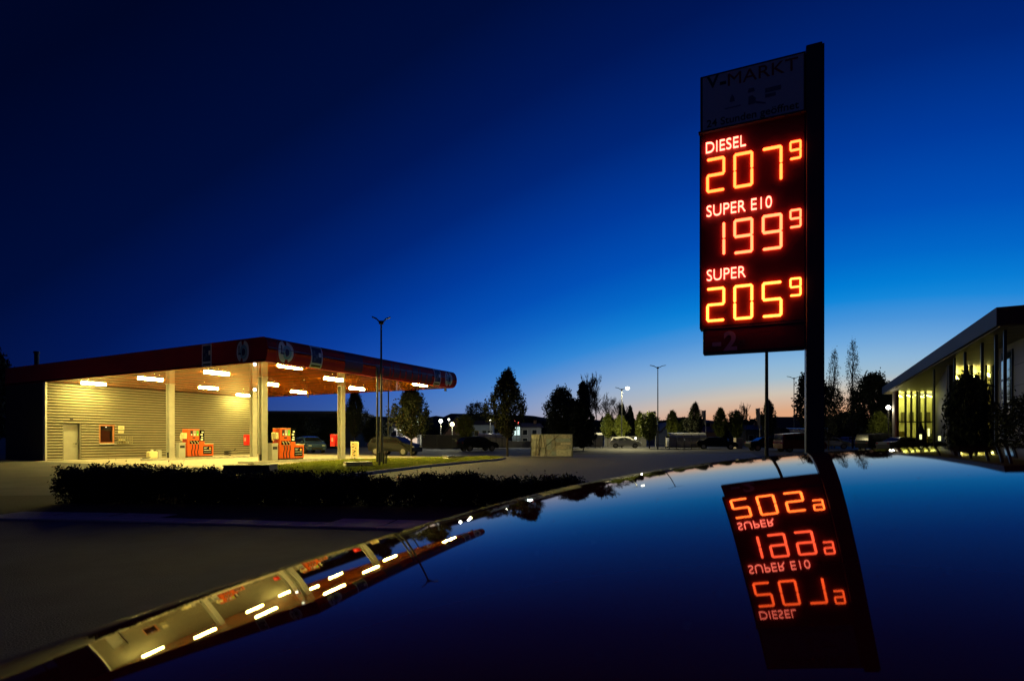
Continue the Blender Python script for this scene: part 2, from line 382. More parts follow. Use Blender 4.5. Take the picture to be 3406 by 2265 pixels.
# canopy lights: oblong fittings, every one lit
lampm = emis('lamp_glow', (1., .82, .20), 330.)
housing = mat('lamp_housing', (.06, .06, .05), .5)
def stadium(L, W, n=8):
    pts = []
    for k in range(n+1): t = -math.pi/2+math.pi*k/n; pts.append((L/2-W/2+W/2*math.cos(t), W/2*math.sin(t)))
    for k in range(n+1): t = math.pi/2+math.pi*k/n; pts.append((-L/2+W/2+W/2*math.cos(t), W/2*math.sin(t)))
    return pts
lt = None
LIGHTS = [(2.0, 18.0, 'next to the kiosk wall above the door'), (2.0, 12.0, 'in the front row, second from the kiosk wall'), (1.85, 5.9, 'in the front row, third from the kiosk wall'), (1.8, .45, 'beside the canopy corner with the round badge'),
          (7.15, 14.5, 'over the fuel pump nearer the kiosk'), (7.2, 8.65, 'behind the column between the two pumps'), (6.9, 2.85, 'over the lane beside the outer pump'),
          (12.6, 18.2, 'at the far end of the kiosk wall'), (12.3, 11.8, 'in the back row, second from the kiosk wall'), (12.1, 5.95, 'beside the column with the red box'), (11.7, .35, 'at the canopy edge near the second square badge')]
for q, p, where in LIGHTS:
    r = thing('canopy_light', 'lit oblong ceiling light '+where, 'ceiling light', st(q, p, ZS), PSI, 'ceiling lights under the canopy')
    if lt is None:
        m1 = MB(); m1.prism(stadium(1.5, .36), -.021, -.002); hm = m1.mesh('housing'); m2 = MB(); m2.prism(stadium(1.36, .24), -.07, -.022); gm = m2.mesh('diffuser'); lt = 1
    link('housing', hm, housing, r); link('diffuser', gm, lampm, r)
# small security floodlight on the front column, and corner sockets under the canopy
sl = thing('wall_lamp', 'small round white lamp on top of the column between the pumps', 'lamp', st(4.05, 5.85, 4.05), PSI)
MB().blob((0, 0, 0), .085).build('globe', emis('small_lamp', (1, .95, .7), 12.), sl, smooth=True); MB().box(.05, .3, -.02, .02, -.02, .02).build('bracket', dark, sl)
for q, p, lab in ((14.45, .3, 'small white camera under the outer back corner of the canopy'), (14.45, 13.2, 'small white camera under the back canopy edge behind the columns')):
    cmr = thing('security_camera', lab, 'camera', st(q, p, ZS-.02), PSI); MB().box(-.07, .07, -.05, .05, -.2, 0).build('housing', housing, cmr, bevel=.01); MB().cyl((0, -.05, -.17), .035, -.05, 10, 'y').build('lens', black, cmr)

# ------------------------------------------------------------------ kiosk
siding = mat('siding_cream', (.27, .245, .17), .5, var=.15, vscale=.7)
kio = thing('kiosk_building', 'cream kiosk building clad in horizontal siding under the canopy', 'building', st(0, LP), PSI)
KD = LPK-LP; KW = 14.71
q0, zd = wall_hit(210, 1408); q1, _ = wall_hit(267, 1408); w0, zw1 = wall_hit(331, 1413); w1, _ = wall_hit(379, 1413); _, zw0 = wall_hit(340, 1474)
zd = 2.3
MB().box(.02, q0, .05, .2, 0, ZS).box(q1, w0, .05, .2, 0, ZS).box(w1, KW-.02, .05, .2, 0, ZS).box(q0, q1, .05, .2, zd, ZS).box(w0, w1, .05, .2, 0, zw0).box(w0, w1, .05, .2, zw1, ZS).build('front_wall', mat('wall_behind', (.07, .06, .045), .9), kio)  # backing coloured dark to deepen the shadow gaps between the boards
MB().box(.0, .2, .205, KD, 0, ZS+.3).box(KW-.2, KW, .205, KD, 0, ZS+.3).box(.2, KW-.2, KD-.2, KD, 0, ZS+.3).build('side_wall', mat('side_wall', (.03, .03, .03), .9, var=.2), kio)
pitch = .1745; nb = int((ZS-.02)/pitch)
def board(xa, xb, z, par=kio):
    pr_ = [(.05, 0), (-.035, .010), (-.05, .045), (-.05, .082), (-.028, .104), (.05, .110)]
    mb = MB(); n = len(pr_); mb.v += [(xa, y, z+zz) for y, zz in pr_]+[(xb, y, z+zz) for y, zz in pr_]
    mb.f += [tuple(range(n)), tuple(n+k for k in reversed(range(n)))]+[(k, n+k, n+(k+1) % n, (k+1) % n) for k in range(n)]
    return mb.build('siding_board', siding, par)
for k in range(nb):
    z = .03+k*pitch; cuts = [(.08, KW-.1)]
    def cut(cs, a, b): 
        o = []
        for x, y in cs:
            if b <= x or a >= y: o.append((x, y)); continue
            if a > x: o.append((x, a))
            if b < y: o.append((b, y))
        return o
    if z+.1 < zd: cuts = cut(cuts, q0-.03, q1+.03)
    if z+.14 > zw0 and z+.05 < zw1: cuts = cut(cuts, w0-.03, w1+.03)
    for a, b in cuts: board(a, b, z)
MB().box(-.02, .08, -.07, .205, 0, ZS-.005).build('corner_trim', mat('trim_aluminium', (.45, .45, .44), .4, .5), kio)
MB().box(KW-.1, KW+.02, -.07, .205, 0, ZS-.005).build('corner_trim', MATS['trim_aluminium'], kio)
d = MB().box(q0+.03, q1-.03, .22, .27, .02, zd-.04).build('door', mat('door_grey', (.30, .29, .25), .5, var=.1), kio)
MB().box(q1-.17, q1-.11, .14, .215, 1.0, 1.06).box(q1-.32, q1-.11, .135, .165, 1.02, 1.045).build('handle', dark, d)
MB().box(q0-.02, q0+.03, .0, .3, 0, zd).box(q1-.03, q1+.02, .0, .3, 0, zd).box(q0-.06, q1+.06, -.03, .3, zd, zd+.05).build('door_frame', mat('frame_grey', (.2, .19, .17), .5), d)
w = MB().box(w0-.02, w0+.05, .0, .24, zw0, zw1).box(w1-.05, w1+.02, -.0, .24, zw0, zw1).box(w0-.04, w1+.04, -.03, .24, zw1-.06, zw1+.02).box(w0+.05, w1-.05, 0, .24, zw0, zw0+.06).build('window', mat('window_orange', (.45, .17, .07), .5), kio)
MB().box(w0+.05, w1-.05, .1, .115, zw0+.06, zw1-.06).build('pane', mat('dark_glass', (.006, .006, .006), .05, spec=.8), w)
MB().box(w0-.05, w1+.08, -.16, 0, zw0-.07, zw0-.01).build('sill', mat('sill_alu', (.5, .48, .42), .4), w)
MB().blob(((w0+w1)/2, .09, zw1-.13), .03, 8, 5).build('pane_glint', emis('pane_glint', (1, 1, 1), 2.), w)  # glowing dot stands in for a lamp's reflection in the pane
# things fixed to the wall beside the window
for x, y0_, y1_, ww, lab in ((392, 1416, 1429, 20, 'cream notice plate on the siding beside the window'), (392, 1432, 1440, 18, 'narrow cream notice under the larger notice plate')):
    qa, za = wall_hit(x, y1_); qb, zb = wall_hit(x+ww, y0_); r = thing('notice_plate', lab, 'notice', st(qa, LP, za), PSI)
    MB().box(0, qb-qa, -.05, -.025, 0, zb-za).build('plate', mat('notice_cream', (.7, .64, .42), .6), r); MB().box(.08, qb-qa-.08, -.054, -.051, (zb-za)*.45, (zb-za)*.6).build('print_line', mat('print_brown', (.3, .22, .1), .7), r)
qa, za = wall_hit(385, 1475); qb, zb = wall_hit(432, 1447)
bs = thing('wire_rack', 'cluttered metal shelf rack on the wall beside the kiosk window', 'rack', st(qa, LP, za), PSI); random.seed(8)
for k in range(3): MB().box(0, qb-qa, -.3, -.03, k*.18, k*.18+.02).build('shelf', mat('rack_wire', (.35, .32, .2), .5, .3), bs)
for k in range(7):
    x = (qb-qa)*k/6; MB().box(x-.012, x+.012, -.3, -.28, 0, .5).build('bar', MATS['rack_wire'], bs)
for k in range(6):
    x = .06+(qb-qa-.3)*random.random(); zz = random.choice((.02, .2)); MB().box(x, x+.16, -.24, -.08, zz, zz+random.uniform(.08, .15)).build('packet', mat('packet%d' % (k % 3), [(.6, .55, .3), (.25, .2, .08), (.5, .5, .4)][k % 3], .6), bs)
qa, za = wall_hit(236, 1393)
al = thing('alarm_box', 'small dark siren fixed to the siding above the kiosk door', 'siren', st(qa, LP, za), PSI); MB().box(-.08, .08, -.1, -.02, -.05, .05).build('case', dark, al, bevel=.01); MB().cyl((0, -.1, 0), .04, -.03, 10, 'y').build('horn', black, al)

# ------------------------------------------------------------------ pump islands and pumps
orange = mat('pump_orange', (.72, .11, .005), .35, var=.06, vscale=2, coat=.2)
cream = mat('pump_cream', (.75, .68, .4), .45)
screen = mat('screen_black', (.008, .008, .008), .12)
green = mat('label_green', (.12, .5, .08), .5); grey = mat('label_grey', (.35, .37, .4), .5); whitep = mat('label_white', (.75, .77, .72), .5)
def island(p, q0_, q1_, lab):
    r = thing('pump_island', lab, 'kerb island', st(q0_, p), PSI)
    m1 = MB(); m1.prism([(x+(q1_-q0_)/2, y) for x, y in stadium(q1_-q0_, 1.15)], .024, .14); m1.build('kerb', kerbm, r)
    m2 = MB(); m2.prism([(x+(q1_-q0_)/2, y) for x, y in stadium(q1_-q0_-.24, .91)], .141, .15); m2.build('top', concrete, r)
island(14.0, 2.6, 9.6, 'long raised pump island in front of the siding wall'); island(5.5, 2.9, 9.6, 'long raised pump island beside the lawn')
def pump(q, p, lab):
    r = thing('fuel_pump', lab, 'fuel pump', st(q, p, .15), PSI, 'orange fuel pumps')
    D = .29; T = 1.78
    MB().box(.03, 1.7, -D+.03, D-.03, 0, .07).build('plinth', black, r)
    b = MB(); b.box(0, .78, -D, D, .07, T); b.build('body', orange, r, bevel=.02)
    MB().box(.782, 1.12, -D, D, .07, 1.02).build('middle_cabinet', orange, r, bevel=.012)
    lc = MB().box(1.122, 1.74, -D, D, .07, .84).build('side_cabinet', orange, r, bevel=.015)
    MB().box(1.13, 1.76, -D-.02, D+.02, .842, .875).build('cabinet_top', mat('cap_white', (.7, .66, .5), .5), r)
    MB().box(.02, .76, -D-.03, D+.03, T+.002, T+.03).build('top_cap', mat('cap_pink', (.8, .35, .2), .4), r)
    a = MB().box(1.02, 1.62, -D-.014, -D-.002, .18, .7).build('advert_panel', screen, lc)
    for z, x0_, x1_, m in ((.6, 1.06, 1.34, grey), (.55, 1.07, 1.25, whitep), (.42, 1.06, 1.56, whitep), (.28, 1.06, 1.55, grey)): MB().box(x0_, x1_, -D-.018, -D-.0145, z, z+.03).build('print_line', m, lc)
    MB().cyl((1.49, -D-.0145, .56), .07, -.006, 14, 'y').build('print_disc', mat('label_orange', (.8, .35, .05), .5), lc)
    # display box on the middle cabinet
    dp = MB().box(.784, 1.1, -D-.02, .1, 1.03, T-.03).build('display', screen, r, bevel=.01)
    for x, z, ww, hh in ((.9, 1.56, .14, .1), (.83, 1.4, .16, .1), (.88, 1.25, .13, .08), (.84, 1.08, .16, .12)): MB().box(x, x+ww, -D-.026, -D-.021, z, z+hh).build('digits', whitep, dp)
    # grade labels
    for i, m in enumerate((mat('label_dark', (.02, .02, .02), .5), grey, green)):
        MB().box(.16+i*.2, .33+i*.2, -D-.012, -D-.002, 1.36, 1.71).build('grade_label', m, r); MB().box(.2+i*.2, .29+i*.2, -D-.016, -D-.0125, 1.4, 1.5).build('grade_print', whitep if i < 2 else mat('label_lime', (.4, .8, .1), .5), r)
    MB().box(.3, .5, -D-.01, -D-.002, 1.2, 1.3).build('card_reader', mat('reader_dark', (.08, .02, .01), .4), r)
    MB().box(.12, .74, -D-.008, -D-.002, .86, 1.08).build('nozzle_bay', screen, r)
    for i in range(3):
        x = .22+i*.2
        n_ = MB(); n_.tube([(x-.06, -D-.03, 1.04), (x, -D-.07, .96), (x+.05, -D-.06, .84)], [.03, .035, .03], 8); n_.build('nozzle', mat('nozzle_grey', (.45, .42, .3), .4, .4), r)
        h_ = MB(); h_.tube([(x+.05, -D-.06, .84), (x+.03, -D-.1, .6), (x-.03, -D-.09, .35), (x+.02, -D-.07, .1)], .026, 8); h_.build('hose', black, r, smooth=True)
    # cream waste and towel box hung on the end, with a handle loop
    w_ = MB().box(-.2, -.003, -D+.06, D-.14, 1.18, 1.56).build('towel_box', cream, r, bevel=.02)
    MB().tube([(-.19, -.12, 1.52), (-.34, -.12, 1.5), (-.38, -.12, 1.36), (-.34, -.12, 1.12), (-.25, -.12, 1.1)], .035, 8).build('handle', cream, w_, smooth=True)
    MB().box(-.08, -.003, -D+.1, D-.2, .98, 1.17).build('bracket', mat('bracket_red', (.35, .03, .01), .5), r)
pump(5.25, 14.05, 'orange fuel pump standing before the cream siding wall'); pump(5.2, 5.55, 'orange fuel pump beside the lawn with dark car park behind')
# service items on the islands
binm = mat('bin_grey', (.4, .4, .36), .5)
def service(q, p, lab, lab2):
    r = thing('waste_bin', lab, 'bin', st(q, p, .15), PSI); MB().box(0, .42, -.2, .2, 0, .88).build('body', binm, r, bevel=.02); MB().box(-.02, .44, -.22, .22, .882, .95).build('lid', mat('bin_lid', (.5, .48, .4), .5), r, bevel=.02); MB().box(.06, .36, -.206, -.201, .6, .76).build('slot', black, r)
    r = thing('water_bucket', lab2, 'bucket', st(q-.42, p+.1, .15), PSI); m = MB(); m.cyl((0, 0, 0), .12, .34, 14, 'z', .15); m.build('bucket', black, r); MB().tube([(-.15, 0, .33), (-.1, 0, .5), (.1, 0, .5), (.15, 0, .33)], .012, 6).build('handle', binm, r); MB().tube([(.05, 0, .2), (.12, -.1, .75)], .015, 6).build('wiper', binm, r)
service(4.72, 14.0, 'grey waste bin between the column and the pump by the siding wall', 'black water bucket at the column by the siding wall'); service(4.72, 5.5, 'grey waste bin between the column and the pump by the lawn', 'black water bucket at the column by the lawn')
r = thing('compressor', 'pale tyre inflator with hose at the kiosk end of the island', 'tyre inflator', st(3.2, 14.0, .15), PSI)
MB().box(-.25, .25, -.18, .18, 0, .42).build('tank', cream, r, bevel=.04); MB().box(.3, .5, -.14, .14, 0, .5).build('case', binm, r, bevel=.02); MB().tube([(-.2, -.2, .1), (-.45, -.25, .04), (-.6, -.1, .03), (-.35, .1, .03)], .02, 6).build('hose', black, r); MB().cyl((0, 0, .42), .07, .1, 12).build('gauge', whitep, r)
r = thing('hose_reel', 'dark hose lying on the island beyond the orange pump', 'hose', st(8.2, 14.0, .15), PSI)
MB().tube([(.22*math.cos(t*.5), .22*math.sin(t*.5), .05+.012*t) for t in range(0, 26)], .035, 6).build('coil', black, r); MB().tube([(.2, 0, .3), (.45, -.05, .38), (.62, 0, .5)], .025, 6).build('hose_end', black, r)
# red dispensers on the columns
for q, p, lab in ((10.0, 14.32, 'red box fixed to the column at the end of the siding wall'), (10.0, 5.86, 'red box fixed to the column beside the poster stand')):
    r = thing('extinguisher_box', lab, 'red box', st(q, p, 0), PSI, 'red boxes on the columns')
    MB().box(-.18, .18, -.1, .26, .85, 1.62).build('case', mat('box_red', (.75, .012, .012), .35, coat=.3), r, bevel=.03); MB().box(-.186, -.181, -.02, .14, 1.15, 1.4).build('label_plate', mat('box_label', (.8, .3, .3), .5), r)
# poster stand
pw = st_inv(gp(1180, 1529))
r = thing('poster_stand', 'white framed poster stand on the forecourt edge by the lawn', 'poster stand', st(pw[0], pw[1], .024), -.28)
MB().box(-.29, .29, -.02, .02, .12, 1.13).build('frame', mat('frame_cream', (.8, .76, .6), .4), r, bevel=.02); MB().box(-.22, .22, -.026, -.021, .19, 1.06).build('sheet', mat('poster_sheet', (.72, .6, .3), .6), r)
random.seed(12)
for k in range(9):
    x = random.uniform(-.2, .06); z = .22+k*.09; MB().box(x, x+random.uniform(.08, .16), -.030, -.0265, z, z+random.uniform(.03, .1)).build('print_block', mat('print_dark%d' % (k % 3), [(.06, .05, .02), (.5, .2, .1), (.25, .2, .08)][k % 3], .7), r)
MB().box(-.3, -.22, -.12, .12, 0, .05).box(.22, .3, -.12, .12, 0, .05).box(-.22, .22, -.02, .02, .02, .06).box(-.02, .02, -.02, .02, .06, .12).build('foot', dark, r)
# low shaft covers on the lawn
def shaft(x, y, Y, wx, wy, h, lab, rot=.25, m=None):
    r = thing('shaft_cover', lab, 'shaft cover', (gx(x, Y), Y, .08), rot); b = MB(); b.loft([[(-wx, -wy, 0), (wx, -wy, 0), (wx, wy, 0), (-wx, wy, 0)], [(-wx*.92, -wy*.9, h), (wx*.92, -wy*.9, h), (wx*.92, wy*.9, h), (-wx*.92, wy*.9, h)]]); b.build('base', m or kerbm, r)
    MB().box(-wx*.96, wx*.96, -wy*.95, wy*.95, h+.002, h+.05).build('lid', mat('lid_dark', (.05, .055, .05), .45), r, bevel=.01); MB().box(-.1, .1, -.02, .02, h+.052, h+.075).build('grip', dark, r)
shaft(1190, 1553, 25.5, .62, .5, .17, 'low concrete shaft cover on the lawn in front of the poster stand', .45); shaft(1508, 1526, 34.5, .58, .5, .14, 'low concrete shaft cover at the far tip of the lawn', .5)
shaft(835, 1575, 20.6, .85, .6, .3, 'dark tank cover mound at the lawn edge beside the hedge', .15, mat('dark_cover', (.02, .024, .02), .7))

for x, y, lab in ((1262, 1549, 'short dark bollard left of the tall lamp foot'), (1276, 1546, 'short dark bollard just right of the tall lamp foot'), (1284, 1544, 'outermost short dark bollard beside the tall lamp')):
    p = gp(x, y, .09); r = thing('bollard', lab, 'bollard', (p.x, p.y, .085), group='bollards by the tall lamp'); MB().cyl((0, 0, 0), .05, .62, 10).build('shaft', dark, r); MB().blob((0, 0, .62), .055, 8, 5).build('cap', dark, r)

# ------------------------------------------------------------------ price sign
SL, SR = Vector((3.215, 9.4)), Vector((4.685, 8.75)); SD = (SR-SL).normalized(); SNn = Vector((-SD.y, SD.x)); SANG = math.atan2(SD.y, SD.x); SW = (SR-SL).length
def suv(x, y):
    d = ray(x, y); t = SL.dot(SNn)/Vector((d.x, d.y)).dot(SNn); P = d*t; return (Vector((P.x, P.y))-SL).dot(SD), P.z+HC
pan_red = mat('sign_red', (.20, .014, .012), .45, var=.1)
pan_led = mat('led_board', (.16, .006, .005), .6)
pan_white = mat('sign_white', (.97, .90, .80), .5, var=.03, vscale=1.5)
frame_d = mat('sign_frame', (.03, .03, .035), .4, var=.15)
sg = thing('price_sign', 'tall fuel price pylon with glowing red digits on one dark post', 'price sign', (SL.x, SL.y, 0), SANG)
ztop = suv(2327, 258)[1]; zw = suv(2330, 448)[1]; zl0 = suv(2327, 1095)[1]; zb0 = suv(2338, 1178)[1]; ui = suv(2338, 1140)[0]
up1 = suv(2735, 800)[0]; zpost = suv(2735, 141)[1]
MB().box(SW+.004, up1, -.03, .30, 0, zpost).build('post', frame_d, sg, bevel=.01)
MB().box(up1-.001+.002, up1+.03, -.0, .26, 0, zpost-.02).build('post_flange', frame_d, sg)
MB().box(.01, SW, .0, .24, zw+.01, ztop).build('top_box', frame_d, sg, bevel=.008)
MB().box(.05, SW-.03, -.012, -.002, zw+.04, ztop-.04).build('top_panel', pan_white, sg)
MB().box(0, SW, -.01, .27, zl0, zw).build('led_box', frame_d, sg, bevel=.008)
MB().box(.03, SW-.02, -.022, -.012, zl0+.03, zw-.03).build('led_panel', pan_led, sg)
MB().box(-.01, SW, -.10, -.011, zw-.028, zw+.0).build('glow_shield', frame_d, sg)  # added ledge that keeps the digits' glow off the white panel
MB().box(ui, SW, .0, .24, zb0, zl0-.003).build('lower_box', frame_d, sg, bevel=.008)
lp = MB().box(ui+.02, SW-.02, -.010, -.002, zb0+.03, zl0-.03).build('lower_panel', pan_red, sg)
MB().box(.02, SW-.01, -.02, -.0105, zl0-.012, zl0+.012).build('panel_rail', mat('rail', (.12, .06, .07), .4), sg)
TX = Matrix(((1,0,0,0),(0,0,-1,0),(0,1,0,0),(0,0,0,1)))
def txt(body, px, mname, y, name='lettering', par=sg, shear=0., offset=0., ext=.003, by_height=True):
    (xa, ya), (xb, yb), hpx = px      # left baseline pixel, right baseline pixel, cap height in pixels at the left
    u0, z0 = suv(xa, ya); u1, _ = suv(xb, yb); _, zt = suv(xa, ya-hpx)
    return text(name, body, 1., mname, par, Matrix.Translation((u0, y, z0)) @ TX, extrude=ext, offset=offset, shear=shear, width=u1-u0, height=(zt-z0) if by_height else None)
def led(name, colr, s): return emis(name, colr, s)
L_D = led('led_diesel', (1., .085, .015), 9.); L_E = led('led_e10', (1., .085, .03), 8.); L_S = led('led_super', (1., .14, .02), 10.); L_T = led('led_text', (1., .15, .095), 7.)
txt('V', ((2350, 300), (2392, 289), 42), mat('letter_green', (.04, .09, .08), .5), -.014, offset=.012)
txt('-', ((2395, 286), (2415, 281), 10), mat('letter_dark', (.04, .02, .02), .5), -.014, offset=.02)
txt('MARKT', ((2421, 289), (2654, 234), 40), mat('letter_red', (.6, .10, .05), .5), -.014, offset=0.)
txt('24 Stunden geöffnet', ((2351, 427), (2657, 357), 22), mat('letter_black', (.02, .02, .025), .5), -.014, offset=.006, by_height=False)
# small faint pictograms on the white panel
pg = mat('picto_grey', (.22, .22, .26), .5)
def pic(name, pts, par=sg):
    q = [suv(*p) for p in pts]; i = MB(); i.v = [(u, -.0155, z) for u, z in q]; i.f = [tuple(range(len(q)))]; return i.build(name, pg, par)
pic('pictogram', [(2427, 343), (2444, 339), (2442, 326), (2435, 316), (2429, 331)]); pic('pictogram', [(2410, 364), (2464, 351), (2464, 354), (2410, 367)])
pic('pictogram', [(2487, 312), (2510, 306), (2508, 294), (2490, 298)]); pic('pictogram', [(2489, 352), (2512, 346), (2514, 328), (2502, 319), (2490, 324)]); pic('pictogram', [(2512, 338), (2546, 343), (2547, 347), (2514, 346)])
pic('pictogram', [(2545, 312), (2598, 299), (2598, 284), (2545, 297)]); pic('pictogram', [(2545, 328), (2580, 320), (2580, 309), (2545, 316)])
YL = -.024
txt('DIESEL', ((2349, 516), (2481, 491), 35), L_T, YL-.026, offset=-.012, ext=.016, name='price_label')
txt('SUPER E10', ((2351, 726), (2567, 693), 36), L_T, YL-.026, offset=-.012, ext=.016, name='price_label')
txt('SUPER', ((2352, 938), (2480, 922), 36), L_T, YL-.026, offset=-.012, ext=.016, name='price_label')
SEG = {'0': 'abcdef', '1': 'bc', '2': 'abged', '5': 'afgcd', '7': 'abc', '9': 'abfgcd'}
def hexled(mb, u, z, r, y0, y1):
    i = len(mb.v); n = 6
    for y, k in ((y0, 1.), (y1*.6+y0*.4, 1.), (y1, .6)):
        for j in range(n): t = 2*math.pi*j/n+.52; mb.v.append((u+r*k*math.cos(t), y, z+r*k*math.sin(t)))
    for q in range(2):
        for j in range(n): mb.f.append((i+q*n+j, i+q*n+(j+1) % n, i+(q+1)*n+(j+1) % n, i+(q+1)*n+j))
    mb.f.append(tuple(i+2*n+j for j in range(n)))
def seg(name, par, m, a, b, T):
    mb = MB(); a = Vector(a); b = Vector(b); d = b-a; L = d.length; d.normalize(); nrm = Vector((-d.y, d.x)); g_ = T*.21
    n = max(4, int((L-T*.62)/(T*.40))); st_ = (L-T*.62)/(n-1)
    for k in range(n):
        c = a+d*(T*.31+k*st_)
        for s in (-1, 1): q = c+nrm*(s*g_); hexled(mb, q.x, q.y, T*.25, YL, YL-.036)
        hexled(mb, c.x, c.y, T*.2, YL, YL-.032)
    for c in (a+d*(T*.06), b-d*(T*.06)): hexled(mb, c.x, c.y, T*.2, YL, YL-.034)
    return mb.build(name, m, par, fix=False)
def digit(ch, u0, u1, z0, z1, T, m):
    zm = (z0+z1)/2; h = T/2; g_ = T*.08
    P_ = {'a': ((u0+T*.5, z1-h), (u1-T*.5, z1-h)), 'd': ((u0+T*.5, z0+h), (u1-T*.5, z0+h)), 'g': ((u0+T*.5, zm), (u1-T*.5, zm)),
          'b': ((u1-h, zm+T*.25), (u1-h, z1-T*.6)), 'c': ((u1-h, z0+T*.6), (u1-h, zm-T*.25)), 'f': ((u0+h, zm+T*.25), (u0+h, z1-T*.6)), 'e': ((u0+h, z0+T*.6), (u0+h, zm-T*.25))}
    r = bpy.data.objects.new('digit', None); COL.objects.link(r); r.parent = sg
    for s in SEG[ch]: seg('segment', r, m, *P_[s], T)
cells = [(2349, 2413), (2439, 2506), (2533, 2603)]; UC = [(suv(a, 1000)[0], suv(b, 1000)[0]) for a, b in cells]; US = (suv(2625, 950)[0], suv(2666, 950)[0])
zS0 = suv(2352, 1074)[1]; zS1 = suv(2411, 954)[1]; zD0 = suv(2351, 647)[1]; rowh = (zD0-zS0)/2; zt9 = suv(2665, 923)[1]-zS0; zb9 = suv(2628, 989)[1]-zS0
for row, (s, m) in enumerate((('205', L_S), ('199', L_E), ('207', L_D))):
    b = zS0+row*rowh
    for k, chh in enumerate(s): digit(chh, *UC[k], b, b+zS1-zS0, .048, m)
    digit('9', *US, b+zb9, b+zt9, .033, m)
gm = mat('letter_grey', (.5, .4, .48), .5)
txt('2', ((2407, 1168), (2452, 1165), 65), gm, -.0115, offset=.03, par=sg); u0, z0 = suv(2369, 1153); u1, z1 = suv(2399, 1138); MB().box(u0, u1, -.013, -.0105, z0, z1).build('minus_sign', gm, sg)
txt('ct', ((2456, 1145), (2480, 1143), 16), mat('letter_brown', (.22, .08, .06), .5), -.0115, par=sg)
MB().box(SW-.25, up1+.25, -.35, .6, -.05, .12).build('footing', kerbm, sg)

# ------------------------------------------------------------------ supermarket
A0 = Vector((gx(3312, 22), 22)); HT = zat(1024, 22); HB = zat(1084, 22); A1 = Vector((gx(2934, 57.2), 57.2)); FD = (A1-A0).normalized(); FL = (A1-A0).length; FN = Vector((FD.y, -FD.x))   # FN points into the building (right)
MANG = math.atan2(FD.y, FD.x)
mk = thing('supermarket_building', 'modern supermarket with long projecting flat roof and lit glass front', 'building', (A0.x, A0.y, 0), MANG)
def ml(X, Y): d = Vector((X, Y))-A0; return d.dot(FD), -d.dot(FN)     # world -> local (x along the roof edge, y to the left of it)
fas_m = mat('market_fascia', (.10, .10, .105), .6, 0., spec=.2, var=.08, vscale=.6)
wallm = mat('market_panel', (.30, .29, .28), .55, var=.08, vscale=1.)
brown = mat('market_brown', (.10, .035, .03), .6, var=.1)
soffm = mat('market_soffit', (.34, .28, .14), .45, var=.3, vscale=2)
mull = mat('mullion', (.03, .03, .032), .4)
glass = bpy.data.materials.new('market_glass'); glass.use_nodes = True; t_ = glass.node_tree; t_.nodes.clear()
g1 = t_.nodes.new('ShaderNodeBsdfTransparent'); g1.inputs[0].default_value = (.86, .92, .86, 1); g2_ = t_.nodes.new('ShaderNodeBsdfGlossy'); g2_.inputs['Roughness'].default_value = .02; fr_ = t_.nodes.new('ShaderNodeFresnel'); fr_.inputs[0].default_value = 1.4
mxs = t_.nodes.new('ShaderNodeMixShader'); mo_ = t_.nodes.new('ShaderNodeOutputMaterial'); t_.links.new(fr_.outputs[0], mxs.inputs[0]); t_.links.new(g1.outputs[0], mxs.inputs[1]); t_.links.new(g2_.outputs[0], mxs.inputs[2]); t_.links.new(mxs.outputs[0], mo_.inputs[0])
inter = mat('market_interior', (.55, .55, .40), .7, var=.15, vscale=1.5)
MB().box(-.0, FL, -26, -.12, HT-.1, HT-.02).box(0.05, FL-.05, -25.9, -.13, HB+.02, HT-.11).build('roof', brown, mk)
MB().box(0, FL, -.11, .0, HB, HT).build('roof_fascia', fas_m, mk); MB().box(-.1, -.002, -26, 0, HB-.0, HT).build('gable_fascia', brown, mk); MB().box(FL+.002, FL+.1, -26, 0, HB, HT).build('gable_fascia', fas_m, mk)
for k in range(int(FL/1.0)): MB().box(k*1.0+.02, k*1.0+.98, -25.5, -.14, HB-.05, HB+.0).build('soffit_slat', soffm, mk)
# right wing wall (parallel to the roof edge), with a tall strip window
Wc = ml(gx(3322, 27.5), 27.5); ww_y = Wc[1]
MB().box(-3.5, Wc[0], ww_y-.3, ww_y, 0, HB-.06).build('wing_wall', wallm, mk)
for k in range(1, 6): MB().box(-3.5, Wc[0]-1.45, ww_y+.001, ww_y+.02, k*.95-.012, k*.95+.012).build('panel_joint', mull, mk)
sw0, sw1 = ml(gx(3332, 26.9), 26.9)[0], ml(gx(3360, 25.6), 25.6)[0]
sw = MB().box(min(sw0, sw1)-.06, max(sw0, sw1)+.06, ww_y+.002, ww_y+.06, 1.6, HB-.35).build('strip_window', mull, mk)
lo, hi = min(sw0, sw1), max(sw0, sw1); n = 2
skyglass = mat('sky_glass', (.25, .45, .55), .04, .9)
for k in range(3):
    for j in range(2): MB().box(lo+(hi-lo)*j/2+.03, lo+(hi-lo)*(j+1)/2-.03, ww_y+.061, ww_y+.07, 1.65+k*1.3, 1.65+k*1.3+1.2).build('pane', skyglass, sw)
MB().box(Wc[0]+.01, Wc[0]+.35, ww_y-.35, ww_y+.05, 0, HB-.055).build('corner_pillar', mat('pillar_grey', (.4, .38, .38), .5), mk)
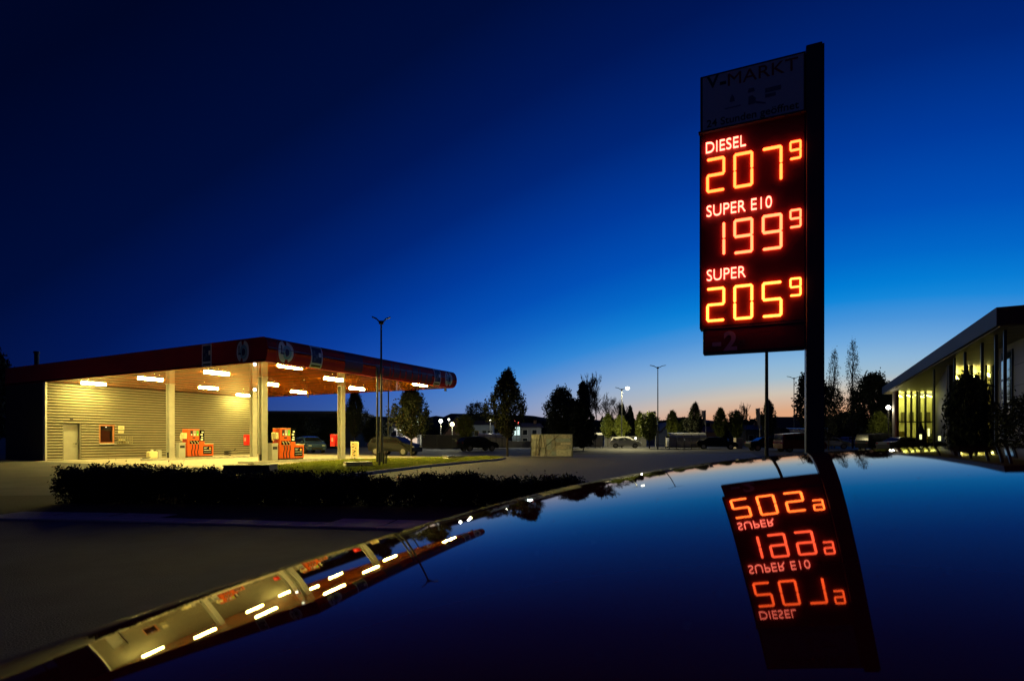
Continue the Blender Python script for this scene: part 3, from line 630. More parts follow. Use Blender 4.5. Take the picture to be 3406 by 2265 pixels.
# entrance glass (faces the car park) and the bright hall glass further back; both in world-parallel planes
def glazing(name, xa, xb, Y, heads, verticals, lab, zt=HB-.06):
    """glass front facing -Y between two picture columns at depth Y; built as frame members and single panes under the building"""
    a = Vector((gx(xa, Y), Y)); b = Vector((gx(xb, Y), Y)); r = bpy.data.objects.new(name, None); COL.objects.link(r); r.parent = mk
    lx, ly = ml(a.x, a.y); r.location = (lx, ly, 0); r.rotation_euler = (0, 0, -MANG); W = b.x-a.x
    xs = [0]+[(gx(v, Y)-a.x) for v in verticals]+[W]; zs = [0.05]+heads+[zt]
    for x in xs: MB().box(x-.06, x+.06, -.08, .08, 0, zt).build('mullion', mull, r)
    for z in zs[1:-1]: MB().box(0, W, -.065, .065, z-.06, z+.06).build('transom', mull, r)
    for i in range(len(xs)-1):
        for j in range(len(zs)-1): MB().box(xs[i]+.06, xs[i+1]-.06, -.01, .01, zs[j]+.06, zs[j+1]-.06).build('pane', glass, r)
    return r, W
e1, W1 = glazing('entrance_front', 3157, 3318, 33.6, [2.6, 4.6], [3172, 3215, 3230, 3277, 3300], '')
e2, W2 = glazing('hall_front', 2985, 3104, 52.8, [1.2, 2.9], [3012, 3031, 3050, 3058, 3078], '')
# return wall between the two fronts
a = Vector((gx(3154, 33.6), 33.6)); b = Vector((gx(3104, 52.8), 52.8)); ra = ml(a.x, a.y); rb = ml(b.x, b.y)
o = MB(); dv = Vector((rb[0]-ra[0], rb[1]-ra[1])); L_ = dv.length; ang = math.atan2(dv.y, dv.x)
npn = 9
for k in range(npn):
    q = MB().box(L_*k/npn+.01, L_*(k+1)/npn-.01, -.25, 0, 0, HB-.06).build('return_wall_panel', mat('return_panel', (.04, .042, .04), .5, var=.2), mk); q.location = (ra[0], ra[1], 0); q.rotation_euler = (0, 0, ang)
# interiors
def room(par, xa, xb, Y, W, D, items, lum, lcol, seed, nlamp, zc, back):
    """interior behind a glass front: a wedge that widens with the view, with its own walls, floor, lights and shelves"""
    x0 = gx(xa, Y+D)-gx(xa, Y)-.35; x1 = gx(xb, Y+D)-gx(xa, Y)+.35
    MB().box(x0, x1, D, D+.15, 0, zc).build('back_wall', back, par); m = MB(); m.prism([(-.05, .2), (W+.05, .2), (x1, D), (x0, D)], .0, .03); m.build('shop_floor', mat('shop_floor', (.4, .38, .3), .4), par)
    for a, b in (((-.05, .12), (x0, D)), ((W+.05, .12), (x1, D))): m = MB(); m.prism([a, (a[0]+.12, a[1]), (b[0]+.12, b[1]), b], 0, zc); m.build('inner_wall', back, par)
    random.seed(seed)
    for k in range(nlamp):
        f = (k+.5)/nlamp; m = MB(); xs = [W*f, x0+(x1-x0)*f]; ys = [.5, D-.3]; m.prism([(xs[0]-.13, ys[0]), (xs[0]+.13, ys[0]), (xs[1]+.13, ys[1]), (xs[1]-.13, ys[1])], zc-.32, zc-.26); m.build('strip_light', emis('strip_%d' % seed, lcol, lum), par)
    for k in range(items):
        y = random.uniform(D*.3, D*.85); f = random.random(); x = (W*f)*(1-y/D)+(x0+(x1-x0)*f)*(y/D); h = random.uniform(.9, 2.0); w_ = random.uniform(.3, .8)
        MB().box(x, x+w_, y, y+.4, .04, h).build('shelf_unit', mat('goods%d' % (k % 4), [(.4, .3, .08), (.08, .1, .05), (.5, .45, .3), (.25, .06, .04)][k % 4], .6), par)
room(e2, 2985, 3104, 52.8, W2, 3.6, 7, 15., (1., .88, .22), 21, 4, HB-.1, mat('hall_back', (.6, .58, .4), .7, var=.25, vscale=1.))
room(e1, 3157, 3318, 33.6, W1, 5.5, 10, 24., (1., .85, .25), 22, 3, HB-.1, mat('entr_back', (.26, .22, .12), .7, var=.5, vscale=2.))
for x, z, s in ((.45, 1.3, .12), (1.0, 1.5, .1), (1.7, 1.2, .14), (2.4, 1.35, .3), (2.55, 2.0, .22)): MB().box(x, x+s, 3.0, 3.05, z, z+random.uniform(.3, .7)).build('lit_screen', emis('lit_screen', (.9, .9, .35), 1.6), e1)
for x in (.62, 1.15, 2.0): MB().box(x, x+.18, .5, .6, .05, 2.2).build('door_post', mull, e1)
MB().box(.3, 2.2, -.5, -.1, 2.35, 2.58).build('door_canopy', mull, e1)
for k in range(5): MB().box(2.0+k*.85, 2.4+k*.85, 3.45, 3.5, 2.9, 4.0).build('hall_picture', mat('picture_dark', (.09, .08, .05), .5), e2)
# red corner column of the hall
q = MB().box(-.25, .0, -.25, 0, 0, HB-.06).build('red_column', mat('column_red', (.30, .07, .03), .5), mk); q.location = (*ml(gx(2984, 52.6), 52.6), 0); q.rotation_euler = (0, 0, -MANG)
q = MB().box(-.3, -.0, -.3, 0, 0, HB-.06).build('white_column', mat('column_white', (.5, .45, .38), .5), mk); q.location = (*ml(gx(2978, 53.6), 53.6), 0); q.rotation_euler = (0, 0, -MANG)
# posts at the roof edge
for x, Y in ((3110, 35.5), (3152, 30.6), (3177, 28.6), (3222, 25.8), (3262, 23.9), (3290, 22.8)):
    X = gx(x, Y); lx, ly = ml(X, Y); q = MB().box(-.05, .05, -.05, .05, 0, HB-.06).build('roof_post', mull, mk); q.location = (lx, -.5, 0)
wl = thing('street_lamp', 'short lit globe lamp at the far corner of the supermarket', 'lamp', (gx(2955, 54), 54, 0)); z = zat(1355, 54)
MB().cyl((0, 0, 0), .05, z-.2, 8).build('pole', dark, wl); MB().blob((0, 0, z), .2).build('globe', emis('lamp_white', (1., .96, .8), 14.), wl, smooth=True); plight('lamp_light', wl, (0, 0, z-.3), 120, (1, .9, .6), .2)

# ------------------------------------------------------------------ trees
bark = mat('bark', (.045, .036, .028), .9, var=.3, vscale=8)
leafA = mat('leaf_dark', (.018, .023, .009), .8, var=.4, vscale=.8)
leafB = mat('leaf_fresh', (.17, .20, .022), .7, var=.35, vscale=.9)
leafC = mat('needle_dark', (.018, .028, .014), .8, var=.3, vscale=.9)
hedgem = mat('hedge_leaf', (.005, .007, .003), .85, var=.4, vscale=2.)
def leaf_mesh(name, pts, size, rnd):
    mb = MB()
    for c in pts:
        s = size*rnd.uniform(.6, 1.3); n = Vector((rnd.gauss(0, 1), rnd.gauss(0, 1), rnd.gauss(0, .8)+.3)).normalized(); a = n.cross(Vector((rnd.gauss(0, 1), rnd.gauss(0, 1), rnd.gauss(0, 1)))).normalized(); b = n.cross(a)
        i = len(mb.v); c = Vector(c); mb.v += [tuple(c-a*s*.5), tuple(c+b*s*.28), tuple(c+a*s*.55), tuple(c-b*s*.28)]; mb.f.append((i, i+1, i+2, i+3))
    return mb.mesh(name)
def crown_tree(seed, H, trunk_h, prof_, nclump, per, leaf, spread=.3, up=.6, tr=.09):
    """prof_(t): crown radius at t = 0 (crown foot) .. 1 (tip). Returns trunk mesh and crown mesh"""
    rnd = random.Random(seed); tr_mb = MB(); pts = []
    top = H*.93; lean = [(rnd.uniform(-.04, .04)*H*k/5, rnd.uniform(-.04, .04)*H*k/5) for k in range(6)]
    sp = [(lean[k][0]*.4, lean[k][1]*.4, top*k/5) for k in range(6)]; tr_mb.tube(sp, [tr*(1-.85*k/5) for k in range(6)], 7)
    for c in range(nclump):
        t = (c+.5)/nclump; t = t**.85; rad = prof_(t); ang = c*2.399+rnd.uniform(-.5, .5); lob = .74+.55*(mnoise.noise(Vector((math.cos(ang)*1.3+seed*3.1, math.sin(ang)*1.3, t*3.2)))+.35)
        if rnd.random() < .1: continue
        rr = rad*lob*math.sqrt(rnd.uniform(.12, 1.0)); z = trunk_h+(H-trunk_h)*t
        C = Vector((rr*math.cos(ang), rr*math.sin(ang), z)); sg_ = spread*(.55+.5*rad/max(.4, prof_(.35)))
        if c % 2 == 0:
            zz = max(trunk_h*.75, z-rr*(.6+up)); tr_mb.tube([(0, 0, zz), tuple(Vector((0, 0, zz)).lerp(C, .55)+Vector((0, 0, -.1*rr))), tuple(C)], [tr*.42*(1-.6*t), tr*.26*(1-.5*t), .014], 5, cap=False)
        if c % 3 == 0:
            out = Vector((math.cos(ang), math.sin(ang), .5+.9*max(0, up))).normalized()*rnd.uniform(.25, .6)*(.5+rad*.4); tr_mb.tube([tuple(C), tuple(C+out*.6), tuple(C+out+Vector((0, 0, .1)))], [.014, .011, .007], 3, cap=False)
            for k in range(6): pts.append(C+out*rnd.uniform(.3, 1.)+Vector((rnd.gauss(0, .05), rnd.gauss(0, .05), rnd.gauss(0, .06))))
        for k in range(int(per*rnd.uniform(.5, 1.4))):
            pts.append(C+Vector((rnd.gauss(0, sg_*.75), rnd.gauss(0, sg_*.75), rnd.gauss(0, sg_*(1.0+.5*up)))))
    pts = [p for p in pts if p.z > trunk_h*.8]
    return tr_mb.mesh('trunk'), leaf_mesh('crown', pts, leaf, rnd)
def bare_tree(seed, H, spread, upright, levels=4, r0=.12, fork=3, start=.25):
    rnd = random.Random(seed); mb = MB(); tw = MB()
    def grow(p, d, L, r, lv):
        q = p; pts = [p]; rs = [r]
        for k in range(3):
            d = (d+Vector((rnd.gauss(0, .12), rnd.gauss(0, .12), .06*upright))).normalized(); q = q+d*(L/3); pts.append(q); rs.append(max(.022, r*(1-.22*(k+1))))
        (mb if lv < 2 else tw).tube(pts, rs, 5 if lv < 2 else 3, cap=False)
        if lv >= levels: return
        for k in range(fork+(1 if lv == 0 else 0)):
            f = rnd.uniform(.35, 1.) if k else 1.0; i = min(2, int(f*3)); b = pts[i].lerp(pts[i+1], f*3-i if i < 2 else 1.)
            a = rnd.uniform(0, 6.28); s = spread*rnd.uniform(.6, 1.2)*(0.5 if k == 0 else 1); nd = (d*upright+Vector((math.cos(a)*s, math.sin(a)*s, rnd.uniform(.0, .4)))).normalized()
            grow(b, nd, L*rnd.uniform(.5, .78), rs[-1]*rnd.uniform(.5, .8), lv+1)
    grow(Vector((0, 0, 0)), Vector((0, 0, 1)), H*.42, r0, 0)
    a, b = mb.mesh('trunk'), tw.mesh('twigs')
    zm = max(v.co.z for v in b.vertices)
    for me in (a, b):
        for v in me.vertices: v.co.z *= H/zm
    return a, b
def conic(w, t0=.28): return lambda t: w*(min(1, t/t0)**.5 if t < t0 else max(0, (1-t)/(1-t0))**.62)+.04
def oval(w): return lambda t: w*math.sqrt(max(0, 1-(2*t-1)**2))**.9+.05
def cone(w): return lambda t: w*(1-t)**.9+.05
def column_(w): return lambda t: w*(math.sin(math.pi*min(1, t*.92+.06))**.55)+.05
PROT = {
 'hornbeam': (crown_tree(1, 6.3, 1.75, conic(1.5, .36), 230, 44, .19, .17, 1.2), leafA, 6.3, 3.1),
 'hornbeam2': (crown_tree(2, 6.0, 1.95, conic(1.7, .3), 230, 44, .2, .18, 1.2), leafA, 6.0, 3.5),
 'round': (crown_tree(3, 4.2, 1.3, conic(1.1, .35), 110, 60, .17, .16, .5, .06), leafB, 4.2, 2.0),
 'round2': (crown_tree(4, 4.2, 1.2, oval(1.05), 110, 60, .17, .16, .4, .06), leafB, 4.2, 2.0),
 'conifer': (crown_tree(5, 9., .5, conic(2.3, .12), 300, 60, .32, .24, -.4), leafC, 9., 4.2),
 'broad': (crown_tree(6, 8., 1.6, oval(3.2), 210, 60, .34, .4, .3, .16), leafC, 8., 5.8),
 'loose': (crown_tree(7, 8., 1.8, oval(2.6), 150, 44, .26, .34, .5, .14), leafA, 8., 4.8),
 'poplar': (crown_tree(8, 13., 2.2, column_(1.1), 170, 16, .17, .26, 2.2, .16), leafA, 13., 2.5),
}
BARE = {'bare': (bare_tree(21, 8., 1.0, .9, 5, .2, 4), 8., 7.), 'bare2': (bare_tree(23, 8., .9, 1.0, 5, .2, 4), 8., 6.5), 'bare_poplar': (bare_tree(25, 13., .36, 1.25, 5, .22, 4), 13., 4.)}
def tree(kind, x, ytop, Y, wpx, label, name=None, rot=None, group=None, ybase=None):
    rnd = random.Random(int(x*7+ytop)); top = zat(ytop, Y)
    if kind in PROT: (tm, cm), lm, H, W = PROT[kind]
    else: (tm, cm), H, W = BARE[kind]; lm = bark
    r = thing(name or 'tree', label, 'tree', (gx(x, Y), Y, 0), rnd.uniform(0, 6.28), group)
    wm = wpx/F*Y; r.scale = (wm/W, wm/W, top/H)
    link('trunk', tm, bark, r); link('crown' if kind in PROT else 'twigs', cm, lm, r); return r
tree('hornbeam2', 1368, 1296, 42, 150, 'broad upright leafy tree under the outer end of the canopy')
tree('hornbeam', 1688, 1240, 41, 135, 'pointed upright tree with a red neon sign showing beside its trunk')
tree('hornbeam', 1180, 1300, 56, 76, 'dark narrow tree behind the column with the red box')
tree('loose', 1583, 1345, 95, 82, 'dark rounded tree on the skyline behind pale houses')
tree('round2', 1549, 1384, 60, 55, 'small dark round tree before the pale low house')
tree('broad', 1866, 1300, 62, 96, 'ragged dark tree left of the black conifer')
tree('conifer', 1940, 1274, 58, 82, 'dense black conifer in the middle of the car park trees')
tree('conifer', 1905, 1330, 66, 80, 'lower black conifer tucked between the ragged tree and tall conifer')
tree('bare_poplar', 1952, 1228, 108, 64, 'tall bare poplar rising behind the black conifer', 'bare_tree')
tree('bare_poplar', 1990, 1272, 106, 52, 'shorter bare poplar beside the tall bare poplar', 'bare_tree')
tree('bare', 2022, 1305, 104, 95, 'wide bare tree with twisted branches left of the lit street lamp', 'bare_tree')
tree('bare2', 2062, 1328, 104, 70, 'smaller bare tree behind the lit street lamp pole', 'bare_tree')
tree('conifer', 2070, 1346, 100, 44, 'small dark spruce behind the lit street lamp pole'); tree('conifer', 2096, 1352, 100, 40, 'small dark spruce right of the lit street lamp pole')
RG = 'small clipped trees in the car park'
tree('round', 1882, 1386, 92, 50, 'dim small green tree behind the poster-covered board', group=RG)
tree('round2', 1915, 1392, 74, 44, 'dim small round tree between the board and black conifer trunk', group=RG)
tree('round', 2022, 1380, 84, 46, 'brightly lit small yellow-green tree left of the lit street lamp', group=RG)
tree('round2', 2064, 1386, 82, 40, 'shaded small green tree under the lit street lamp', group=RG)
tree('round', 2128, 1374, 84, 34, 'brightest slim yellow-green tree right of the lit street lamp', group=RG)
tree('round2', 2160, 1376, 68, 62, 'dark rounded tree beside the tall unlit lamp pole', group=RG)
tree('round', 2236, 1370, 84, 46, 'small green tree between the lamp pole and dark conical tree', group=RG)
tree('round', 2272, 1392, 86, 26, 'slim pale green tree at the foot of the dark conical tree', group=RG)
tree('hornbeam', 2312, 1345, 72, 60, 'dark conical tree behind the glass trolley shelter')
tree('round', 2396, 1362, 84, 50, 'small green tree behind the pale bollard box', group=RG); tree('round2', 2450, 1370, 84, 48, 'dim green tree left of the slim column tree', group=RG)
tree('bare_poplar', 2487, 1334, 82, 30, 'slim brown column-shaped tree near the advertising flag', 'bare_tree')
tree('hornbeam2', 2556, 1336, 74, 60, 'bushy dark tree behind the thin pole under the price sign')
tree('hornbeam', 2700, 1214, 54, 120, 'large dark upright tree half hidden by the price sign post')
tree('poplar', 2775, 1172, 70, 46, 'slim sparse poplar just right of the price sign post'); tree('poplar', 2836, 1142, 70, 50, 'tallest slim sparse poplar right of the price sign')
tree('loose', 2756, 1290, 60, 90, 'dark leafy tree at the foot of the slim poplars')
tree('broad', 2905, 1255, 64, 120, 'wide dark tree with loose crown beside the supermarket roof tip')
tree('loose', 2960, 1290, 66, 70, 'dark tree behind the supermarket corner lamp'); tree('round', 2925, 1375, 58, 70, 'dim green bushy tree under the supermarket corner lamp')
tree('broad', 2820, 1375, 108, 110, 'low dark green tree between post and supermarket'); tree('broad', 2760, 1388, 104, 90, 'low dark bushy tree right behind the price sign post')
tree('broad', 3222, 1262, 22.5, 120, 'dark leafy tree standing in front of the supermarket entrance')
tree('loose', 3420, 1325, 20.0, 190, 'dark tree at the right wing of the supermarket')
tree('broad', -20, 1183, 46, 110, 'dark tree mass behind the far end of the kiosk')
# dense dark trees and undergrowth behind the pumps
tree('broad', 1000, 1385, 66, 120, 'dark leafy mass behind the orange pump by the lawn'); tree('broad', 930, 1395, 64, 110, 'dark leafy mass behind the front columns'); tree('broad', 1085, 1392, 70, 100, 'dark leafy mass left of the column with red box'); tree('broad', 1250, 1395, 72, 90, 'dark leafy mass behind the twin lamp poles')

# ------------------------------------------------------------------ hedge of single shrubs in the foreground
def shrub_mesh(seed, w, h, n):
    rnd = random.Random(seed); pts = []; mb = MB()
    cl = [(rnd.uniform(-w/2, w/2), rnd.uniform(-.32, .32), h*(.25+.75*rnd.random()**.7)) for _ in range(34)]
    for c in cl:
        mb.tube([(c[0]*.3, c[1]*.3, 0), (c[0]*.7, c[1]*.7, c[2]*.5), c], [.012, .009, .004], 4, cap=False)
        for k in range(n//34): pts.append(Vector((c[0]+rnd.gauss(0, .075), c[1]+rnd.gauss(0, .075), max(.03, c[2]+rnd.gauss(0, .09)))))
    for k in range(n//3): pts.append(Vector((rnd.uniform(-w*.56, w*.56), rnd.uniform(-.3, .3), rnd.uniform(.0, h*.72))))
    for k in range(12):
        x, y = rnd.uniform(-w/2, w/2), rnd.uniform(-.25, .25); z = h*rnd.uniform(.95, 1.18); mb.tube([(x, y, h*.5), (x+rnd.uniform(-.06, .06), y, z)], [.006, .003], 3, cap=False)
        for j in range(9): pts.append(Vector((x+rnd.gauss(0, .025), y+rnd.gauss(0, .025), h*.75+(z-h*.75)*j/8)))
    return mb.mesh('stems'), leaf_mesh('foliage', pts, .07, rnd)
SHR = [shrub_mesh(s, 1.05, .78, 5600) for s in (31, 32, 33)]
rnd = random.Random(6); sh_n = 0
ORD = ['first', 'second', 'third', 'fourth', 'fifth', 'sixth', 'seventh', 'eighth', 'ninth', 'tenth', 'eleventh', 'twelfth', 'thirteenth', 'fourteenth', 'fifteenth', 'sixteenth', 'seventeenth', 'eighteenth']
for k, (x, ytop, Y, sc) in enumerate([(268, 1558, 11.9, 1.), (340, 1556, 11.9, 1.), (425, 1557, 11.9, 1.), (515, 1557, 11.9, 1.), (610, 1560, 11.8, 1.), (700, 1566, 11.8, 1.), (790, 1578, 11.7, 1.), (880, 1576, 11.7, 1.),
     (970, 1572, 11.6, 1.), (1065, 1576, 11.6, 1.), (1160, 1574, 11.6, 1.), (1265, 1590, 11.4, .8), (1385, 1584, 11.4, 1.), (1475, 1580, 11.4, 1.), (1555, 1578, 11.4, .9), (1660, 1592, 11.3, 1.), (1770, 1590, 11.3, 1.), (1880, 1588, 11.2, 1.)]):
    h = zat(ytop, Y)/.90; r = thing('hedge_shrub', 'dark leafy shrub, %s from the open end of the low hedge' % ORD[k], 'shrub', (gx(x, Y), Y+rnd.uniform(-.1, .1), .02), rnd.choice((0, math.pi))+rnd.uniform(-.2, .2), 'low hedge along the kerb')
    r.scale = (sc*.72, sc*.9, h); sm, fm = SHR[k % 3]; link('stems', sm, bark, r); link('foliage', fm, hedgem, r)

# far wood behind the car park: reads as one dark mass
rnd = random.Random(77); wp = []
for k in range(9000):
    x = rnd.uniform(1150, 3000); Y = rnd.uniform(118, 132); top = 1404+9*math.sin(x/37)+7*math.sin(x/13.7+2)+5*math.sin(x/71); h_ = zat(top, Y); z = h_*math.sqrt(rnd.random()); wp.append((gx(x, Y), Y, z+rnd.uniform(-.2, .25)))
me = leaf_mesh('far_wood', wp, 1.15, rnd); tag(link('far_wood', me, leafC), 'dark far wood closing the view behind the car park', 'wood', kind='stuff')

# ------------------------------------------------------------------ lamp posts, poles, flags
polem = mat('pole_steel', (.06, .06, .065), .5, .4)
def twin_lamp(x, ytop, ybase, label, Y=None, lit=None, span=1., rot=0., group='double-armed car park lamps'):
    Y = Y or HC*F/(ybase-YH); H = zat(ytop, Y); r = thing('street_lamp', label, 'street lamp', (gx(x, Y), Y, 0), rot, group)
    MB().tube([(0, 0, 0), (0, 0, 1.2), (0, 0, H-.15)], [.085, .075, .045], 10).build('pole', polem, r); MB().box(-.12, .12, -.09, .09, H-.2, H-.02).build('head', polem, r, bevel=.02)
    for s in (-1, 1):
        MB().tube([(s*.08, 0, H-.1), (s*.35*span, 0, H-.02), (s*.62*span, 0, H+.1)], [.045, .04, .035], 6).build('arm', polem, r)
        o = MB(); o.loft([[(s*.5*span, -.1, H+.04), (s*.5*span, .1, H+.04), (s*.5*span, .1, H+.1), (s*.5*span, -.1, H+.1)], [(s*1.15*span, -.13, H+.16), (s*1.15*span, .13, H+.16), (s*1.15*span, .13, H+.2), (s*1.15*span, -.13, H+.2)]]); o.build('lamp_arm_head', polem, r, bevel=.015)
    if lit:
        MB().blob((lit*1.0*span, 0, H+.06), (.3, .22, .2)).build('bulb', emis('street_glow', (1., .97, .72), 7.), r, smooth=True); l_ = plight('lamp_light', r, (lit*1.0*span, -.2, H-.2), 7000, (1., .88, .42), .25, 165)
    return r
twin_lamp(1268, 1066, 1545, 'tall unlit double-armed lamp on the lawn in front of the canopy', Y=29, span=.42, rot=.15)
for x, yt, Y, lab in ((1255, 1225, 29.3, 'slim straight steel pole beside the tall lamp on the lawn'), (1292, 1205, 48, 'thin dark pole behind the canopy edge near the broad tree'), (2550, 1085, 17.5, 'thin dark pole standing under the price sign')):
    r = thing('pole', lab, 'pole', (gx(x, Y), Y, 0)); H = zat(yt, Y); MB().tube([(0, 0, 0), (0, 0, H)], [.06 if Y < 40 else .07, .045], 10).build('shaft', polem, r); MB().blob((0, 0, H), .06, 8, 5).build('finial', polem, r); MB().cyl((0, 0, 0), .12, .06, 10).build('foot', polem, r)
twin_lamp(2188, 1220, 1495, 'tall unlit double-armed lamp behind the glass trolley shelter', span=.8)
twin_lamp(2068, 1293, 0, 'lit double-armed lamp with one glowing head over the car park', Y=72, lit=1., span=.75)
twin_lamp(2641, 1256, 0, 'unlit double-armed lamp just left of the price sign post', Y=80, span=.9)
def globe_lamp(x, y, Y, label, rad=.16, e=20., power=450, c=(1., .95, .75)):
    r = thing('street_lamp', label, 'street lamp', (gx(x, Y), Y, 0), group='small globe lamps by the houses'); z = zat(y, Y); MB().tube([(0, 0, 0), (0, 0, z-.1)], [.06, .045], 8).build('pole', polem, r); MB().cyl((0, 0, z-rad-.08), .07, .1, 8).build('collar', polem, r)
    MB().blob((0, 0, z), rad).build('globe', emis('globe_%d_%d' % (int(e), int(c[2]*100)), c, e*.35), r, smooth=True); plight('lamp_light', r, (0, -rad*1.5, z-.1), power, c, .15)
globe_lamp(1403, 1402, 72, 'small lit lamp behind the trunk of the broad tree', .13, 16., 120); globe_lamp(1466, 1400, 76, 'bright lit lamp on a pale post near the low white wall', .26, 24., 700, (1., .98, .7)); globe_lamp(1493, 1395, 90, 'faint lit lamp above the brick gable house', .17, 16., 100)
globe_lamp(1504, 1411, 78, 'largest yellow lamp glowing before the brick gable house', .3, 24., 800, (1., .93, .45)); globe_lamp(1631, 1397, 80, 'small lit lamp beside the pale blue house', .15, 16., 150); globe_lamp(1885, 1384, 86, 'white lit lamp shining through the ragged dark tree', .26, 24., 700, (.95, 1., .95)); globe_lamp(2114, 1457, 78, 'low white lamp by the hedge behind the parked white car', .14, 16., 60)
def flag(x, y0_, y1_, Y, w, label, m):
    r = thing('advertising_flag', label, 'flag', (gx(x, Y), Y, 0), group='advertising flags'); zt = zat(y0_, Y); zb = zat(y1_, Y); W = w/F*Y
    MB().tube([(W*.42, 0, 0), (W*.42, 0, zt+.05)], [.045, .03], 8).build('pole', mat('flag_pole', (.5, .5, .52), .4), r); mb = MB(); rows = 10; rnd = random.Random(int(x))
    for k in range(rows+1):
        t = k/rows; ww = W*(.5*(1-t)**.6+.18); z = zt+(zb-zt)*t; c = W*.40-ww
        for j in range(5): u = j/4; mb.v.append((c+ww*u, .09*math.sin(u*7+t*6)*(1-t*.5), z-.03*math.sin(u*5)))
    for k in range(rows):
        for j in range(4): i = k*5+j; mb.f.append((i, i+1, i+6, i+5))
    o = mb.build('cloth', m, r, smooth=True); sm_ = o.modifiers.new('thick', 'SOLIDIFY'); sm_.thickness = .012
fm1 = mat('flag_cloth', (.5, .42, .33), .8, var=.2); fm2 = mat('flag_cloth_grey', (.36, .33, .34), .8, var=.2)
flag(2172, 1368, 1405, 84, 20, 'pale hanging flag left of the tall unlit lamp pole', fm1); flag(2339, 1365, 1412, 82, 20, 'pale hanging flag right of the dark conical tree', fm2); flag(2519, 1358, 1425, 62, 20, 'grey hanging flag left of the thin pole under the price sign', fm2)

# ------------------------------------------------------------------ parked cars
glass_d = mat('car_glass', (.012, .014, .018), .1, spec=.2); tyre = mat('tyre', (.012, .012, .012), .8); rim = mat('rim', (.35, .35, .37), .3, .8)
def wheel(par, x, y, r=.32, w=.2):
    t = MB(); t.cyl((x, y-w/2, r), r, w, 20, 'y'); o = t.build('wheel', tyre, par, smooth=False); m = MB(); m.cyl((x, y-w/2-.006, r), r*.64, w+.012, 12, 'y'); m.build('rim', rim, o)
    return o
def car_mesh(kind):
    if kind == 'van': pr_ = [(-2.15, .35, .9), (-2.2, .8, .93), (-2.18, 1.05, .92), (-2.05, 1.72, .8), (-.3, 1.82, .78), (.75, 1.74, .76), (1.4, 1.12, .88), (2.05, .95, .86), (2.2, .7, .88), (2.18, .32, .86)]
    elif kind == 'sedan': pr_ = [(-2.2, .35, .84), (-2.28, .75, .87), (-2.2, .98, .86), (-1.55, 1.03, .85), (-.95, 1.40, .64), (-.1, 1.45, .63), (.5, 1.39, .63), (1.15, .98, .84), (2.0, .84, .83), (2.25, .6, .85), (2.22, .3, .83)]
    else: pr_ = [(-1.95, .35, .84), (-2.02, .75, .87), (-1.95, .98, .85), (-1.65, 1.40, .66), (-.2, 1.49, .65), (.5, 1.43, .64), (1.15, 1.0, .84), (1.8, .86, .82), (2.0, .6, .85), (1.98, .3, .83)]
    return pr_
def parked_car(kind, paint, loc, rot, label, lights=False, group='cars in the car park'):
    r = thing('parked_car', label, 'car', loc, rot, group); pr_ = car_mesh(kind); n = len(pr_); mb = MB()
    ys = (-1, -.93, -.6, 0, .6, .93, 1)
    for s in ys:
        sc = .965 if abs(s) == 1 else 1.; zc = .8
        for x, z, w in pr_: mb.v.append((x*(.985 if abs(s) == 1 else 1), w*s, zc+(z-zc)*(sc if z > zc else 1)+(.012*(1-s*s) if z > 1.3 else 0)))
    for k in range(len(ys)-1):
        for j in range(n): a = k*n+j; b = k*n+(j+1) % n; mb.f.append((a, a+n, b+n, b))
    mb.f.append(tuple(range(n))); mb.f.append(tuple((len(ys)-1)*n+j for j in reversed(range(n))))
    mb.build('body', paint, r, smooth=False)
    zb = 1.0 if kind != 'van' else 1.12
    belt = [p for p in pr_ if p[1] > .9]; roof = [p for p in pr_ if p[1] > 1.3]
    xb0 = (-1.85 if kind == 'hatch' else -2.0 if kind == 'van' else -1.45); xb1 = 1.05 if kind != 'van' else 1.3; xr0, zr, wr = roof[0]; xr1 = roof[-1][0]; wb = .86 if kind != 'van' else .92
    for s in (-1, 1):
        def sp(fx, fz): xa = xb0+(xb1-xb0)*fx; xr = xr0+(xr1-xr0)*fx; z = zb+(zr-.05-zb)*fz; f = fz; return (xa+(xr-xa)*f, s*(wb+(wr-wb)*f+.014), z)
        for a, b in ((.05, .3), (.33, .62), (.65, .95)):
            o = MB(); o.face([sp(a, .1), sp(b, .1), sp(b, .88), sp(a, .88)]); o.build('side_window', glass_d, r)
        o = MB().box(.75, .9, s*.9, s*1.04, zb-.02, zb+.1).build('mirror', paint, r, bevel=.02)
    def strip(p0, p1, name, m, off=.012, f0=.12, f1=.9):
        a, b = Vector((p0[0], 0, p0[1])), Vector((p1[0], 0, p1[1])); d = b-a; nn = Vector((d.z, 0, -d.x)).normalized(); nn = nn if nn.z > 0 else -nn; A = a+d*f0+nn*off; B = a+d*f1+nn*off; w0_, w1_ = p0[2]*.9, p1[2]*.92
        o = MB(); o.face([(A.x, -w0_, A.z), (A.x, w0_, A.z), (B.x, w1_, B.z), (B.x, -w1_, B.z)]); return o.build(name, m, r)
    i0 = [k for k, p in enumerate(pr_) if p[1] > 1.3]; strip(pr_[i0[0]-1], pr_[i0[0]], 'rear_window', glass_d); strip(pr_[i0[-1]+1], pr_[i0[-1]], 'windscreen', glass_d)
    xf = max(p[0] for p in pr_); xk = min(p[0] for p in pr_)
    for s in (-1, 1):
        MB().box(xf-.2, xf-.0, s*.6-.14, s*.6+.14, .62, .74).build('headlight', mat('headlight', (.55, .58, .6), .15), r, bevel=.02); MB().box(xk-.0, xk+.1, s*.66-.12, s*.66+.12, .78, .92).build('tail_light', mat('tail_light', (.25, .01, .01), .2), r, bevel=.02)
        for x in (xk+.75, xf-.8): wheel(r, x, s*.76)
    MB().box(xf-.02, xf+.02, -.5, .5, .34, .5).build('grille', black, r)
    return r
